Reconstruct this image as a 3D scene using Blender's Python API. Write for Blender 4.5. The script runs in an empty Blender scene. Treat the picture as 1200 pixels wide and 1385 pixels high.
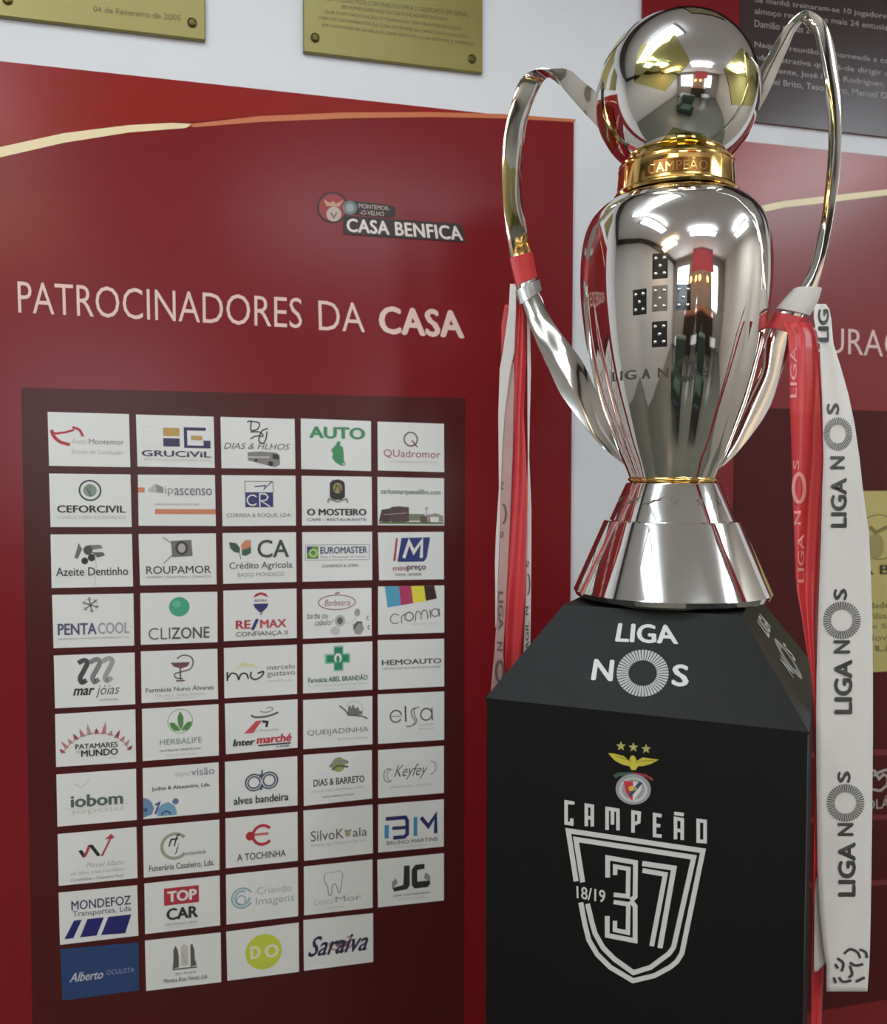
import bpy, math
import numpy as np
from mathutils import Vector, Matrix
from mathutils.geometry import tessellate_polygon

sc = bpy.context.scene
col = sc.collection

# ------------------------------------------------------------------ camera
FPX, PITCH, ROLL, CAMZ = 1212.05, -0.04037, 0.00117, 1.35
CAM = np.array([0.0, 0.0, CAMZ])
cp, sp = math.cos(PITCH), math.sin(PITCH)
FWD = np.array([0, cp, sp]); UP0 = np.array([0, -sp, cp]); RT0 = np.array([1.0, 0, 0])
RT = RT0 * math.cos(ROLL) + UP0 * math.sin(ROLL)
UP = -RT0 * math.sin(ROLL) + UP0 * math.cos(ROLL)
cd = bpy.data.cameras.new('camera')
cam = bpy.data.objects.new('camera', cd)
col.objects.link(cam)
cd.sensor_fit = 'VERTICAL'; cd.sensor_height = 36.0; cd.lens = 36.0 * FPX / 1385.0
cd.clip_start = 0.02
# the modelling below uses the camera's ground axes; the finished place is turned so that the poster wall runs along X
TURN = Matrix.Rotation(-0.2544, 4, 'Z')
cam.matrix_world = TURN @ Matrix(((RT[0], UP[0], -FWD[0], 0), (RT[1], UP[1], -FWD[1], 0), (RT[2], UP[2], -FWD[2], CAMZ), (0, 0, 0, 1)))
sc.camera = cam
cd.dof.use_dof = True
cd.dof.focus_distance = 1.3
cd.dof.aperture_fstop = 5.0

# ------------------------------------------------------------------ world, exposure, lights
w = bpy.data.worlds.new('world'); sc.world = w; w.use_nodes = True
w.node_tree.nodes['Background'].inputs[0].default_value = (0.75, 0.85, 1.0, 1)
w.node_tree.nodes['Background'].inputs[1].default_value = 0.8
vs = sc.view_settings
vs.view_transform = 'Standard'; vs.look = 'None'; vs.gamma = 1.0; vs.use_curve_mapping = False
vs.exposure = 0.4

YAW = 0.2544
WU = np.array([math.cos(YAW), math.sin(YAW), 0.0]); WZ = np.array([0, 0, 1.0]); WN = np.array([math.sin(YAW), -math.cos(YAW), 0.0])
WO = np.array([0, 1.75, CAMZ])
CEIL = 2.78

def room(u, d, z):
    """room coordinates: u along the poster wall, d away from it, z up"""
    p = WO + WU * u + WN * d
    return np.array([p[0], p[1], z])

def area(name, loc, size, size_y, power, color, direction, spin=None):
    ld = bpy.data.lights.new(name, 'AREA'); ld.shape = 'RECTANGLE'
    ld.size = size; ld.size_y = size_y; ld.energy = power; ld.color = color
    o = bpy.data.objects.new(name, ld); col.objects.link(o)
    o.location = TURN @ Vector([float(c) for c in loc])
    z = -Vector(direction).normalized()
    x = Vector(spin) if spin is not None else Vector(WU)
    x = (x - z * x.dot(z)).normalized(); y = z.cross(x)
    o.rotation_euler = (TURN.to_3x3() @ Matrix((x, y, z)).transposed()).to_euler()
    return o

COOL, WARM = (0.84, 0.95, 1.0), (1.0, 0.74, 0.48)
TUBES = [(-0.50, 0.80, 'u', 4, COOL), (-1.25, 1.55, 'd', 9, COOL), (0.35, 3.0, 'u', 17, COOL), (2.1, 1.9, 'd', 24, COOL), (-1.75, 3.3, 'u', 20, WARM)]
for i, (u, d, ax, pw, lc) in enumerate(TUBES):
    area('tube_light', room(u, d, CEIL - 0.155), 1.15, 0.30, pw, lc, (0, 0, -1), WU if ax == 'u' else WN)
    area('tube_light', room(u, d, CEIL - 0.095), 1.15, 0.30, pw * 0.6, lc, (0, 0, 1), WU if ax == 'u' else WN)
area('window_light', room(-1.35, 5.9, 1.75), 1.5, 1.3, 26, (0.85, 0.93, 1.0), -WN + np.array([0, 0, -0.1]))
area('window_light', room(1.35, 5.9, 1.75), 0.9, 1.3, 14, (0.92, 0.96, 1.0), -WN + np.array([0, 0, -0.1]))

# ------------------------------------------------------------------ materials
def lin(c):
    return tuple(((v / 255) / 12.92 if v / 255 <= 0.04045 else ((v / 255 + 0.055) / 1.055) ** 2.4) for v in c)

MATS = {}
def mat(name, rgb, rough=0.5, metal=0.0, noise=0.0, nscale=40, bump=0.0, coat=0.0, emit=0.0, rnoise=0.0, spec=0.5, weave=0.0):
    if name in MATS: return MATS[name]
    m = bpy.data.materials.new(name); m.use_nodes = True
    nt = m.node_tree; b = nt.nodes['Principled BSDF']
    c = (*lin(rgb), 1)
    b.inputs['Base Color'].default_value = c
    b.inputs['Roughness'].default_value = rough; b.inputs['Metallic'].default_value = metal
    b.inputs['Specular IOR Level'].default_value = spec
    if coat: b.inputs['Coat Weight'].default_value = coat; b.inputs['Coat Roughness'].default_value = 0.12
    if emit: b.inputs['Emission Color'].default_value = c; b.inputs['Emission Strength'].default_value = emit
    if noise or bump or rnoise or weave:
        tc = nt.nodes.new('ShaderNodeTexCoord'); nz = nt.nodes.new('ShaderNodeTexNoise')
        nz.inputs['Scale'].default_value = nscale; nz.inputs['Detail'].default_value = 4
        nt.links.new(tc.outputs['Object'], nz.inputs['Vector'])
        if noise:
            mr = nt.nodes.new('ShaderNodeMapRange'); mr.inputs[3].default_value = 1 - noise; mr.inputs[4].default_value = 1 + noise
            nt.links.new(nz.outputs['Fac'], mr.inputs[0])
            mx = nt.nodes.new('ShaderNodeMix'); mx.data_type = 'RGBA'; mx.blend_type = 'MULTIPLY'; mx.inputs[0].default_value = 1
            mx.inputs[6].default_value = c; nt.links.new(mr.outputs[0], mx.inputs[7]); nt.links.new(mx.outputs[2], b.inputs['Base Color'])
        if rnoise:
            mr = nt.nodes.new('ShaderNodeMapRange'); mr.inputs[3].default_value = max(0, rough - rnoise); mr.inputs[4].default_value = rough + rnoise
            nt.links.new(nz.outputs['Fac'], mr.inputs[0]); nt.links.new(mr.outputs[0], b.inputs['Roughness'])
        if bump:
            bp = nt.nodes.new('ShaderNodeBump'); bp.inputs['Strength'].default_value = bump; bp.inputs['Distance'].default_value = 0.004
            nt.links.new(nz.outputs['Fac'], bp.inputs['Height']); nt.links.new(bp.outputs[0], b.inputs['Normal'])
    MATS[name] = m
    return m

def ink(rgb):
    """flat printing ink of a given colour"""
    return mat('ink_%d_%d_%d' % rgb, rgb, 0.45)

M_WALL = mat('wall_paint', (222, 224, 228), 0.7, noise=0.03, nscale=6, bump=0.15)
M_CEIL = mat('ceiling_paint', (236, 234, 234), 0.8, noise=0.02)
M_FLOOR = mat('floor_tile', (98, 99, 90), 0.35, noise=0.1, nscale=8)
M_RED = mat('board_red', (124, 27, 30), 0.24, noise=0.05, nscale=5, spec=.2)
M_REDUP = mat('board_bright_red', (144, 33, 28), 0.24, noise=0.05, nscale=5, spec=.2)
M_DPANEL = mat('board_maroon', (76, 30, 29), 0.3, noise=0.06, nscale=8, spec=.2)
M_RED2 = mat('board_red_gloss', (124, 32, 34), 0.3, noise=0.05, nscale=5, spec=.45)
M_REDUP2 = mat('board_bright_red_gloss', (144, 38, 34), 0.3, noise=0.05, nscale=5, spec=.45)
M_CREAM = mat('board_cream_stripe', (232, 214, 170), 0.4)
M_ORANGE = mat('board_orange_stripe', (196, 108, 62), 0.4)
M_GREYP = mat('board_grey', (62, 46, 46), 0.26, noise=0.05, nscale=8, spec=.3)
M_CARD = mat('card_white', (222, 224, 222), 0.45, noise=0.02, nscale=10)
M_CARDBLUE = mat('card_blue', (38, 66, 112), 0.45, noise=0.04, nscale=10)
M_BRASS = mat('plaque_brass', (142, 130, 74), 0.38, metal=0.35, noise=0.08, nscale=14, rnoise=0.08)
M_BRASSD = mat('plaque_screw', (92, 82, 46), 0.35, metal=0.7)
M_GOLDC = mat('certificate_gold', (184, 170, 108), 0.4, metal=0.2, noise=0.05, nscale=10)
M_SILVER = mat('polished_silver', (232, 230, 226), 0.055, metal=1.0, rnoise=0.02, nscale=5)
M_SILVERC = mat('cup_silver', (226, 222, 218), 0.045, metal=1.0, rnoise=0.02, nscale=6)
M_GOLD = mat('polished_gold', (222, 184, 112), 0.1, metal=1.0, rnoise=0.03, nscale=20)
M_GOLDP = mat('ball_pale_gold', (196, 188, 124), 0.06, metal=1.0)
M_BLACKM = mat('black_enamel', (20, 20, 22), 0.12, spec=0.6)
M_ENGR = mat('engraving_dark', (138, 134, 130), 0.3, metal=1.0)
M_GENGR = mat('gold_engraving', (120, 78, 40), 0.25, metal=1.0)
M_BLACK = mat('pedestal_black', (8, 12, 12), 0.48, noise=0.06, nscale=30, rnoise=0.05, spec=.3)
M_PRINTW = mat('print_white', (205, 208, 206), 0.5)
M_RIBW = mat('ribbon_white', (206, 203, 199), 0.55, noise=0.03, nscale=30, bump=0.1)
M_RIBSHADE = mat('ribbon_white_back_shaded', (180, 146, 140), 0.5, noise=0.03, nscale=30)  # white ribbon again, with the reddish shade of its back put into the colour
M_RIBR = mat('ribbon_red', (196, 54, 58), 0.38, noise=0.05, nscale=25, bump=0.1)
M_WOOD = mat('dark_wood', (58, 44, 36), 0.4, noise=0.15, nscale=12)
M_LAMP = mat('lamp_housing', (225, 225, 225), 0.4)

# ------------------------------------------------------------------ mesh helpers
class MB:
    def __init__(s): s.V = []; s.F = []; s.M = []; s.mats = []
    def mi(s, m):
        if m not in s.mats: s.mats.append(m)
        return s.mats.index(m)
    def add(s, V, F, m):
        n = len(s.V); k = s.mi(m)
        s.V += [tuple(float(c) for c in v) for v in V]; s.F += [tuple(n + i for i in f) for f in F]; s.M += [k] * len(F)
    def box(s, O, A, B, C, m):
        O, A, B, C = map(np.asarray, (O, A, B, C))
        V = [O, O + A, O + A + B, O + B, O + C, O + A + C, O + A + B + C, O + B + C]
        s.add(V, [(0, 3, 2, 1), (4, 5, 6, 7), (0, 1, 5, 4), (1, 2, 6, 5), (2, 3, 7, 6), (3, 0, 4, 7)], m)
    def build(s, name, parent=None, origin=(0, 0, 0), smooth=False, auto=None):
        base = ORG[parent] if parent is not None else np.array(origin, float)
        me = bpy.data.meshes.new(name)
        V = [(v[0] - base[0], v[1] - base[1], v[2] - base[2]) for v in s.V]
        me.from_pydata(V, [], s.F)
        for m in s.mats: me.materials.append(m)
        me.polygons.foreach_set('material_index', s.M)
        if smooth or auto: me.polygons.foreach_set('use_smooth', [True] * len(s.F))
        me.update()
        if auto: me.set_sharp_from_angle(angle=math.radians(auto))
        o = bpy.data.objects.new(name, me); col.objects.link(o)
        if parent is not None: o.parent = parent
        else: o.location = base
        ORG[o] = base
        return o

ORG = {}
def tag(o, label=None, cat=None, group=None, kind=None):
    if label: o['label'] = label
    if cat: o['category'] = cat
    if group: o['group'] = group
    if kind: o['kind'] = kind
    return o
def thing(name, label, cat, loc, group=None):
    o = bpy.data.objects.new(name, None); o.empty_display_size = 0.05
    col.objects.link(o); o.location = [float(c) for c in loc]; ORG[o] = np.array(loc, float)
    return tag(o, label, cat, group)

def ray(px, py):
    return FWD + RT * (px - 600) / FPX - UP * (py - 692.5) / FPX
def at_y(px, py, Y):
    d = ray(px, py); return CAM + d * (Y / d[1])

class Plane:
    def __init__(s, O, U, V, N): s.O, s.U, s.V, s.N = [np.asarray(a, float) for a in (O, U, V, N)]
    def uv(s, px, py):
        d = ray(px, py); t = ((s.O - CAM) @ s.N) / (d @ s.N); P = CAM + d * t - s.O
        return P @ s.U, P @ s.V
    def P(s, u, v, off=0.0): return s.O + s.U * u + s.V * v + s.N * off
    def px(s, px, py, off=0.0): return s.P(*s.uv(px, py), off)

WALL = Plane(WO, WU, WZ, WN)

# 2-D print primitives: return (verts2d, faces)
def g_poly(pts):
    tris = tessellate_polygon([[Vector((p[0], p[1], 0)) for p in pts]])
    return [tuple(p) for p in pts], [tuple(t) for t in tris]
def g_rect(x0, y0, x1, y1): return g_poly([(x0, y0), (x1, y0), (x1, y1), (x0, y1)])
def g_ell(cx, cy, rx, ry=None, n=28, rot=0):
    ry = rx if ry is None else ry; c, s = math.cos(rot), math.sin(rot)
    P = []
    for i in range(n):
        a = 2 * math.pi * i / n; x, y = rx * math.cos(a), ry * math.sin(a)
        P.append((cx + x * c - y * s, cy + x * s + y * c))
    return P, [tuple(range(n))]
def g_line(pts, w, closed=False):
    pts = [np.array(p, float) for p in pts]; n = len(pts); V = []; F = []
    for i in range(n):
        a = pts[i - 1] if (i > 0 or closed) else None
        b = pts[(i + 1) % n] if (i < n - 1 or closed) else None
        d1 = (pts[i] - a) if a is not None else (b - pts[i]); d2 = (b - pts[i]) if b is not None else d1
        d1 = d1 / (np.linalg.norm(d1) + 1e-9); d2 = d2 / (np.linalg.norm(d2) + 1e-9)
        n1 = np.array([-d1[1], d1[0]]); n2 = np.array([-d2[1], d2[0]]); m = n1 + n2
        m = m / (np.linalg.norm(m) + 1e-9); k = 1 / max(0.45, m @ n1)
        V += [tuple(pts[i] + m * k * w / 2), tuple(pts[i] - m * k * w / 2)]
    for i in range(n if closed else n - 1):
        j = (i + 1) % n; F.append((2 * i, 2 * i + 1, 2 * j + 1, 2 * j))
    return V, F
def g_curve(pts, w, closed=False, k=5):
    P = [np.array(p, float) for p in pts]; n = len(P); out = []
    Q = [P[-1]] + P + [P[0], P[1]] if closed else [2 * P[0] - P[1]] + P + [2 * P[-1] - P[-2]]
    for i in range(1, len(Q) - 2):
        for j in range(k):
            t = j / k; a, b, c, d = Q[i - 1:i + 3]
            out.append(0.5 * ((2 * b) + (-a + c) * t + (2 * a - 5 * b + 4 * c - d) * t * t + (-a + 3 * b - 3 * c + d) * t ** 3))
    if not closed: out.append(P[-1])
    return g_line(out, w, closed)
def g_arc(cx, cy, r, w, a0=0, a1=360, ry=None, n=None):
    ry = r if ry is None else ry; n = n or max(6, int(abs(a1 - a0) / 12))
    full = abs(a1 - a0) >= 360; P = [(cx + r * math.cos(math.radians(a0 + (a1 - a0) * i / n)), cy + ry * math.sin(math.radians(a0 + (a1 - a0) * i / n))) for i in range(n if full else n + 1)]
    return g_line(P, w, full)
def g_ticks(cx, cy, r0, r1, n, w, ry=1.0):
    V = []; F = []
    for i in range(n):
        a = 2 * math.pi * (i + .5) / n; c, s = math.cos(a), math.sin(a); k = w * r0 / r1
        q = len(V)
        for (r, ww, sg) in ((r0, k, 1), (r1, w, 1), (r1, w, -1), (r0, k, -1)):
            V.append((cx + r * c - sg * ww / 2 * s, cy + (r * s + sg * ww / 2 * c) * ry))
        F.append((q, q + 1, q + 2, q + 3))
    return V, F
def g_star(cx, cy, r, k=0.42):
    return g_poly([(cx + (r if i % 2 == 0 else r * k) * math.sin(math.pi * i / 5), cy - (r if i % 2 == 0 else r * k) * math.cos(math.pi * i / 5)) for i in range(10)])

_tc = {}
def text_geo(s, weight=0.0, shear=0.0, space=1.0, res=3):
    key = (s, weight, shear, space)
    if key in _tc: return _tc[key]
    cu = bpy.data.curves.new('t', 'FONT'); cu.body = s; cu.offset = min(weight, 0.0); cu.shear = shear; cu.space_character = space
    cu.resolution_u = res; cu.fill_mode = 'FRONT'
    o = bpy.data.objects.new('t', cu); col.objects.link(o)
    dg = bpy.context.evaluated_depsgraph_get()
    me = bpy.data.meshes.new_from_object(o.evaluated_get(dg))
    V = np.array([(v.co.x, v.co.y) for v in me.vertices]); F = [tuple(p.vertices) for p in me.polygons]
    bpy.data.objects.remove(o); bpy.data.curves.remove(cu); bpy.data.meshes.remove(me)
    e = weight * .9
    if e > 0:        # bold: shifted copies, each a hair above the last
        n0, W0, F0 = len(V), V, list(F); V = []; F = []
        for q, (dx, dy) in enumerate(((-e, 0), (e, 0), (0, -e * .6), (0, e * .6))):
            V += [(x + dx, y + dy, q * 2.5e-5) for x, y in W0]; F += [tuple(i + q * n0 for i in f) for f in F0]
        V = np.array(V)
    else: V = np.hstack([V, np.zeros((len(V), 1))])
    dz = V[:, 2:].copy(); V = V[:, :2]; mn, mx = V.min(0), V.max(0); V = (V - mn) / np.maximum(mx - mn, 1e-6); V[:, 1] = 1 - V[:, 1]; V = np.hstack([V, dz])
    _tc[key] = (V, F); return _tc[key]
def g_text(s, x0, y0, x1, y1, weight=0.0, shear=0.0, space=1.0):
    V, F = text_geo(s, weight, shear, space)
    return [(x0 + v[0] * (x1 - x0), y0 + v[1] * (y1 - y0), v[2]) for v in V], F
def g_textq(s, q, weight=0.0, shear=0.0, space=1.0):
    V, F = text_geo(s, weight, shear, space); q = [np.array(a, float) for a in q]
    return [(*((q[0] * (1 - x) + q[1] * x) * (1 - y) + (q[3] * (1 - x) + q[2] * x) * y), z) for x, y, z in V], F

class Print:
    """ink shapes laid on a surface; fn(x, y, off) gives the 3-D point"""
    def __init__(s, fn, off=0.0004, step=0.00012): s.fn, s.off, s.step, s.mb, s.n = fn, off, step, MB(), 0
    def put(s, g, m, flip=False):
        o = s.off + s.step * s.n; s.n += 1
        s.mb.add([s.fn(v[0], v[1], o + (v[2] if len(v) > 2 else 0)) for v in g[0]], [tuple(reversed(f)) if flip else f for f in g[1]], m if not isinstance(m, tuple) else ink(m))
    def build(s, name, parent): return s.mb.build(name, parent) if s.mb.V else None

# ------------------------------------------------------------------ room shell
def wall_slab(name, pts, th, nrm, m):
    mb = MB(); P = [np.array(p) for p in pts]; n = np.array(nrm) * th
    V = P + [p + n for p in P]; k = len(P)
    F = [tuple(range(k)), tuple(reversed(range(k, 2 * k)))] + [(i, i + k, (i + 1) % k + k, (i + 1) % k) for i in range(k)]
    mb.add(V, F, m); return tag(mb.build(name, origin=P[0]), kind='structure')
UL, UR, DB = -2.7, 2.9, 6.0
wall_slab('wall_back', [room(UL, -.002, 0), room(UR, -.002, 0), room(UR, -.002, CEIL), room(UL, -.002, CEIL)], 0.12, -WN, M_WALL)
wall_slab('wall_left', [room(UL, 0, 0), room(UL, DB, 0), room(UL, DB, CEIL), room(UL, 0, CEIL)], 0.12, -WU, mat('wall_left_paint', (196, 194, 190), 0.7, noise=.03))  # plain grey paint of the left wall
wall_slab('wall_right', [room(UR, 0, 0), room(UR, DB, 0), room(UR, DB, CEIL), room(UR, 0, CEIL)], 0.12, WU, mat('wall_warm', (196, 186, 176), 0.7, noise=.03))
wall_slab('floor', [room(UL, 0, 0), room(UR, 0, 0), room(UR, DB, 0), room(UL, DB, 0)], 0.1, (0, 0, -1), M_FLOOR)
wall_slab('ceiling', [room(UL, 0, CEIL), room(UR, 0, CEIL), room(UR, DB, CEIL), room(UL, DB, CEIL)], 0.1, (0, 0, 1), M_CEIL)
# front wall (behind the photographer) with two window openings
mb = MB()
def fw(u0, u1, z0, z1): mb.box(room(u0, DB, z0), WU * (u1 - u0), WN * 0.12, np.array([0, 0, z1 - z0]), mat('wall_front_paint', (168, 164, 158), .7, noise=.04))
fw(UL, -2.15, 0, CEIL); fw(-2.15, -.55, 0, 1.05); fw(-2.15, -.55, 2.45, CEIL); fw(-.55, .85, 0, CEIL); fw(.85, 1.85, 0, 1.05); fw(.85, 1.85, 2.45, CEIL); fw(1.85, UR, 0, CEIL)
tag(mb.build('wall_front', origin=room(0, DB, 0)), kind='structure')
M_GLASS = mat('window_glass', (235, 240, 245), 0.02); M_GLASS.node_tree.nodes['Principled BSDF'].inputs['Transmission Weight'].default_value = 1.0
for i, (a, b) in enumerate(((-2.15, -.55), (.85, 1.85))):
    t = thing('window_%d' % (i + 1), None, None, room((a + b) / 2, DB, 1.05)); t['kind'] = 'structure'
    mb = MB(); f = .05
    for (u0, u1, z0, z1) in ((a, b, 1.05, 1.05 + f), (a, b, 2.45 - f, 2.45), (a, a + f, 1.1, 2.4), (b - f, b, 1.1, 2.4), ((a + b) / 2 - .02, (a + b) / 2 + .02, 1.1, 2.4)):
        mb.box(room(u0, DB + .03, z0), WU * (u1 - u0), WN * .05, np.array([0, 0, z1 - z0]), M_LAMP)
    mb.build('window_frame', t)
    mb = MB(); mb.box(room(a + f, DB + .05, 1.1), WU * (b - a - 2 * f), WN * .006, np.array([0, 0, 1.3]), M_GLASS); mb.build('window_pane', t)
# dark beam added above posters and left wall to darken the trophy's rim reflections
mb = MB(); mb.box(room(UL, 0, CEIL - .16), WU * (UR - UL), WN * .09, np.array([0, 0, .16]), M_WOOD)
tag(mb.build('added_beam_1', origin=room(UL, 0, CEIL)), kind='structure')
mb = MB(); mb.box(room(UL, 0.09, CEIL - .16), WU * .09, WN * (DB - .09), np.array([0, 0, .16]), M_WOOD)
tag(mb.build('added_beam_2', origin=room(UL, 0, CEIL)), kind='structure')
for i, (u, d, ax, pw, lc) in enumerate(TUBES):
    A, B = (WU, WN) if ax == 'u' else (WN, WU)
    lab = ['white ceiling light box nearest the poster wall', 'white ceiling light box turned lengthways, second from the poster wall on the left', 'white ceiling light box in the middle of the room', 'white ceiling light box near the right wall', 'warm-lit ceiling light box on the left of the room'][i]
    t = thing('ceiling_light', lab, 'ceiling light', room(u, d, CEIL), 'ceiling lights reflected in the trophy')
    mb = MB(); mb.box(room(u, d, CEIL - .15) - A * .62 - B * .17, A * 1.24, B * .34, np.array([0, 0, .05]), M_LAMP); mb.build('housing', t)
    for k in (-.4, .38):
        mb = MB(); mb.box(room(u, d, CEIL - .1) + A * k - B * .01, A * .02, B * .02, np.array([0, 0, .1]), M_LAMP); mb.build('hanger', t)

# ------------------------------------------------------------------ sponsor board
def wallbox(mb, quad, th, m, off=0.0):
    """quad given as (u, v) wall coordinates TL, TR, BR, BL"""
    a = [WALL.P(u, v, off) for u, v in quad]; b = [WALL.P(u, v, off + th) for u, v in quad]
    mb.add(a + b, [(4, 7, 6, 5), (0, 1, 2, 3), (0, 4, 5, 1), (1, 5, 6, 2), (2, 6, 7, 3), (3, 7, 4, 0)], m)
def rectq(u0, u1, v0, v1): return [(u0, v1), (u1, v1), (u1, v0), (u0, v0)]

B1R = np.mean([WALL.uv(777, 168)[0], WALL.uv(768, 820)[0]])
BTOP = np.mean([WALL.uv(x, y)[1] for x, y in ((0, 80), (400, 127), (777, 168), (1020, 196), (1200, 216))])
DL = np.mean([WALL.uv(30, 520)[0], WALL.uv(45, 1385)[0]]); DR = np.mean([WALL.uv(628, 543)[0], WALL.uv(626, 1385)[0]])
DT = np.mean([WALL.uv(30, 520)[1], WALL.uv(628, 543)[1]])
B1L = DL - (B1R - DR); BBOT = -CAMZ + 0.004
TH = 0.006
b1 = thing('sponsor_board', 'large red board of sponsor cards headed PATROCINADORES DA CASA, left of the trophy', 'board', WALL.P((B1L + B1R) / 2, BBOT))
mb = MB(); wallbox(mb, rectq(B1L, B1R, BBOT, BTOP), TH, M_RED); mb.build('board_panel', b1)
mb = MB(); wallbox(mb, rectq(DL, DR, BBOT + 0.1, DT), 0.0012, M_DPANEL, TH); tag(mb.build('inset_panel', b1), 'dark maroon rectangle behind the sponsor cards')

def wfn(px, py, off): return WALL.px(px, py, TH + off)
pr = Print(wfn)
top = [(-40, 76), (777, 168.5)]
stripe_hi = [(-60, 216), (0, 201), (87, 182), (175, 171), (233, 167), (262, 166), (350, 159), (467, 154), (583, 153.5), (682, 156), (777, 163.5)]
tl = WALL.P(B1L, BTOP - 0.0005, TH); tr = WALL.P(B1R, BTOP - .0005, TH)
up = MB()
uvs = [WALL.uv(*p) for p in stripe_hi]
pts = [(B1L + .0005, BTOP), (B1R - .0005, BTOP)] + [(min(u, B1R - .0005), v) for u, v in reversed(uvs)]
u0, v0 = uvs[0]; u1, v1 = uvs[1]
pts.append((B1L + .0005, v0 + (v0 - v1) / (u1 - u0) * (B1L - u0) * -1))
pts[-1] = (B1L + .0005, v0 - (v1 - v0) / (u1 - u0) * (u0 - B1L))
g = g_poly(pts); up.add([WALL.P(x, y, TH + .0004) for x, y in g[0]], g[1], M_REDUP); up.build('upper_field', b1)
pr = Print(wfn, .0006)
pr.put(g_poly([(-60, 216), (0, 201), (87, 182), (175, 171), (233, 168), (262, 169.5), (251, 175), (175, 181), (87, 195), (0, 215), (-60, 231)]), M_CREAM)
pr.put(g_poly([(255, 170), (350, 159), (467, 154), (583, 153.5), (682, 156), (776.5, 163), (776.5, 167), (682, 162), (583, 160), (467, 162), (350, 167), (262, 174)]), M_ORANGE)
tag(pr.build('curved_stripe', b1), 'curved cream stripe thinning to orange across the board')
pr = Print(wfn, .0006)
TITLE = (226, 196, 184)
pr.put(g_textq('PATROCINADORES', [(24.5, 381), (408, 404), (408, 445), (26, 424)], -0.004), TITLE)
pr.build('title_lettering', b1); pr = Print(wfn, .0006)
pr.put(g_textq('DA', [(430, 407), (491, 411), (493, 450), (431, 447)], -0.004), TITLE)
pr.build('title_lettering', b1); pr = Print(wfn, .0006)
pr.put(g_textq('CASA', [(511.5, 414), (624, 421), (627.5, 459), (511.5, 452)], 0.042, space=1.05), TITLE)
pr.build('title_lettering', b1)
pr = Print(wfn, .0006)
DK = (44, 26, 26)
pr.put(g_ell(449.4, 282, 21), DK); pr.put(g_ell(449.4, 282, 18.5), (150, 50, 48))
pr.put(g_poly([(437, 271), (446, 276), (450, 273), (454, 277), (464, 272), (458, 281), (441, 280)]), (190, 150, 120))
pr.put(g_ell(451, 291, 10), (185, 170, 160)); pr.put(g_line([(447, 289), (451, 296), (455, 289)], 1.6), (90, 60, 60))
pr.put(g_poly([(478, 273), (528, 279), (534, 283), (534, 292), (530, 296), (478, 291)]), DK)
pr.put(g_ell(472.6, 282.5, 9.5), (104, 118, 118)); pr.put(g_ell(472.6, 282.5, 5.5), (150, 158, 156))
pr.put(g_textq('MONTEMOR-', [(484.5, 276.5), (526.5, 281), (526.5, 286.5), (484.5, 283)], 0.01), (190, 170, 160))
pr.put(g_textq('-O-VELHO', [(486, 285.5), (518.5, 288), (518.5, 294), (486, 292)], 0.01), (190, 170, 160))
pr.put(g_poly([(464, 293), (620, 304), (626, 312), (628.5, 329), (464, 318)]), DK)
pr.put(g_textq('CASA BENFICA', [(468, 296.5), (622, 307.5), (625.5, 327), (468, 315)], 0.035, space=1.05), (222, 212, 206))
tag(pr.build('club_logo', b1), 'small club logo with a round crest and white bold capitals')

# ------------------------------------------------------------------ sponsor cards
# corner measurements (column, row fractions -> picture) fitted to a smooth sheet, then laid on the wall plane
MEAS = {(0,0):[(65.5,557.5),(175,560.5),(67.5,630),(176.8,632)],(0,1):[(184.5,561),(289,564),(186.5,631),(290.5,633)],
(1,0):[(67.5,640.5),(177,641.7),(69.5,712.5),(178.7,712.5)],(1,1):[(187,642),(290.7,642.5),(188,710.7),(292,711)],
(2,0):[(69.5,722.5),(179,722),(71,794.5),(180.5,792.5)],(2,1):[(188,722),(292,721),(190,791),(293,789.5)],
(0,3):[(406.3,566.4),(500.9,569.8),(407,634.4),(501,637.2)],(0,4):[(509.7,570.6),(599.2,573.4),(510.3,636.3),(599.5,638.6)],
(2,4):[(510.3,719.9),(599,719),(512,784.3),(599.2,782.8)],
(3,0):[(71.5,804),(181,802),(73.5,875.5),(182,872)],(3,1):[(190.3,801.5),(294,799.7),(191,871),(294.3,867.5)],
(4,0):[(73.8,885.5),(182.5,881.5),(75.5,956.5),(183.5,951)],(4,1):[(191,880),(294,876.5),(192,949.5),(295,944)],
(5,0):[(75.5,964.5),(183.5,958),(77,1035.5),(184.5,1028.5)],(5,1):[(192.5,957.5),(295.5,951),(193.5,1027.5),(296,1020)],
(3,3):[(408.5,796.5),(501.5,794.5),(409.5,863),(502,859)],(4,4):[(510,865),(599.5,863),(510.5,931.5),(599.5,927)],
(5,2):[(304,950.5),(402,944.5),(305.5,1018.5),(402,1009.5)],(5,4):[(510,938),(599.5,934),(510.5,1004.5),(599.5,999)],
(6,3):[(410,1019.5),(502,1013),(410.5,1088),(502.5,1078)],(7,3):[(410,1094.5),(503,1086.5),(410.8,1162),(503.5,1151.5)],
(9,0):[(82.7,1281),(187.7,1271.8),(85.5,1350),(188.8,1336)],(9,1):[(196.5,1269.5),(298.5,1258.5),(198.2,1337),(299.2,1325)],
(8,0):[(80.3,1204.9),(186,1194.8),(82.2,1274.9),(187.7,1262.5)],(8,4):[(509.6,1160.7),(599.2,1151.9),(510.4,1224.7),(599.2,1215.3)],
(7,0):[(79,1126),(185,1116.5),(80.5,1195.5),(186.5,1185)],(7,1):[(193.7,1115.5),(296.7,1106.5),(195,1184.5),(297,1174)],
(9,3):[(409.9,1242),(503.7,1232.7),(410.7,1310),(504,1298)],(9,2):[(305.9,1257.5),(403.5,1245.2),(307.5,1323.3),(404,1311.3)]}
CW, RH = 0.921, 0.88
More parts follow.
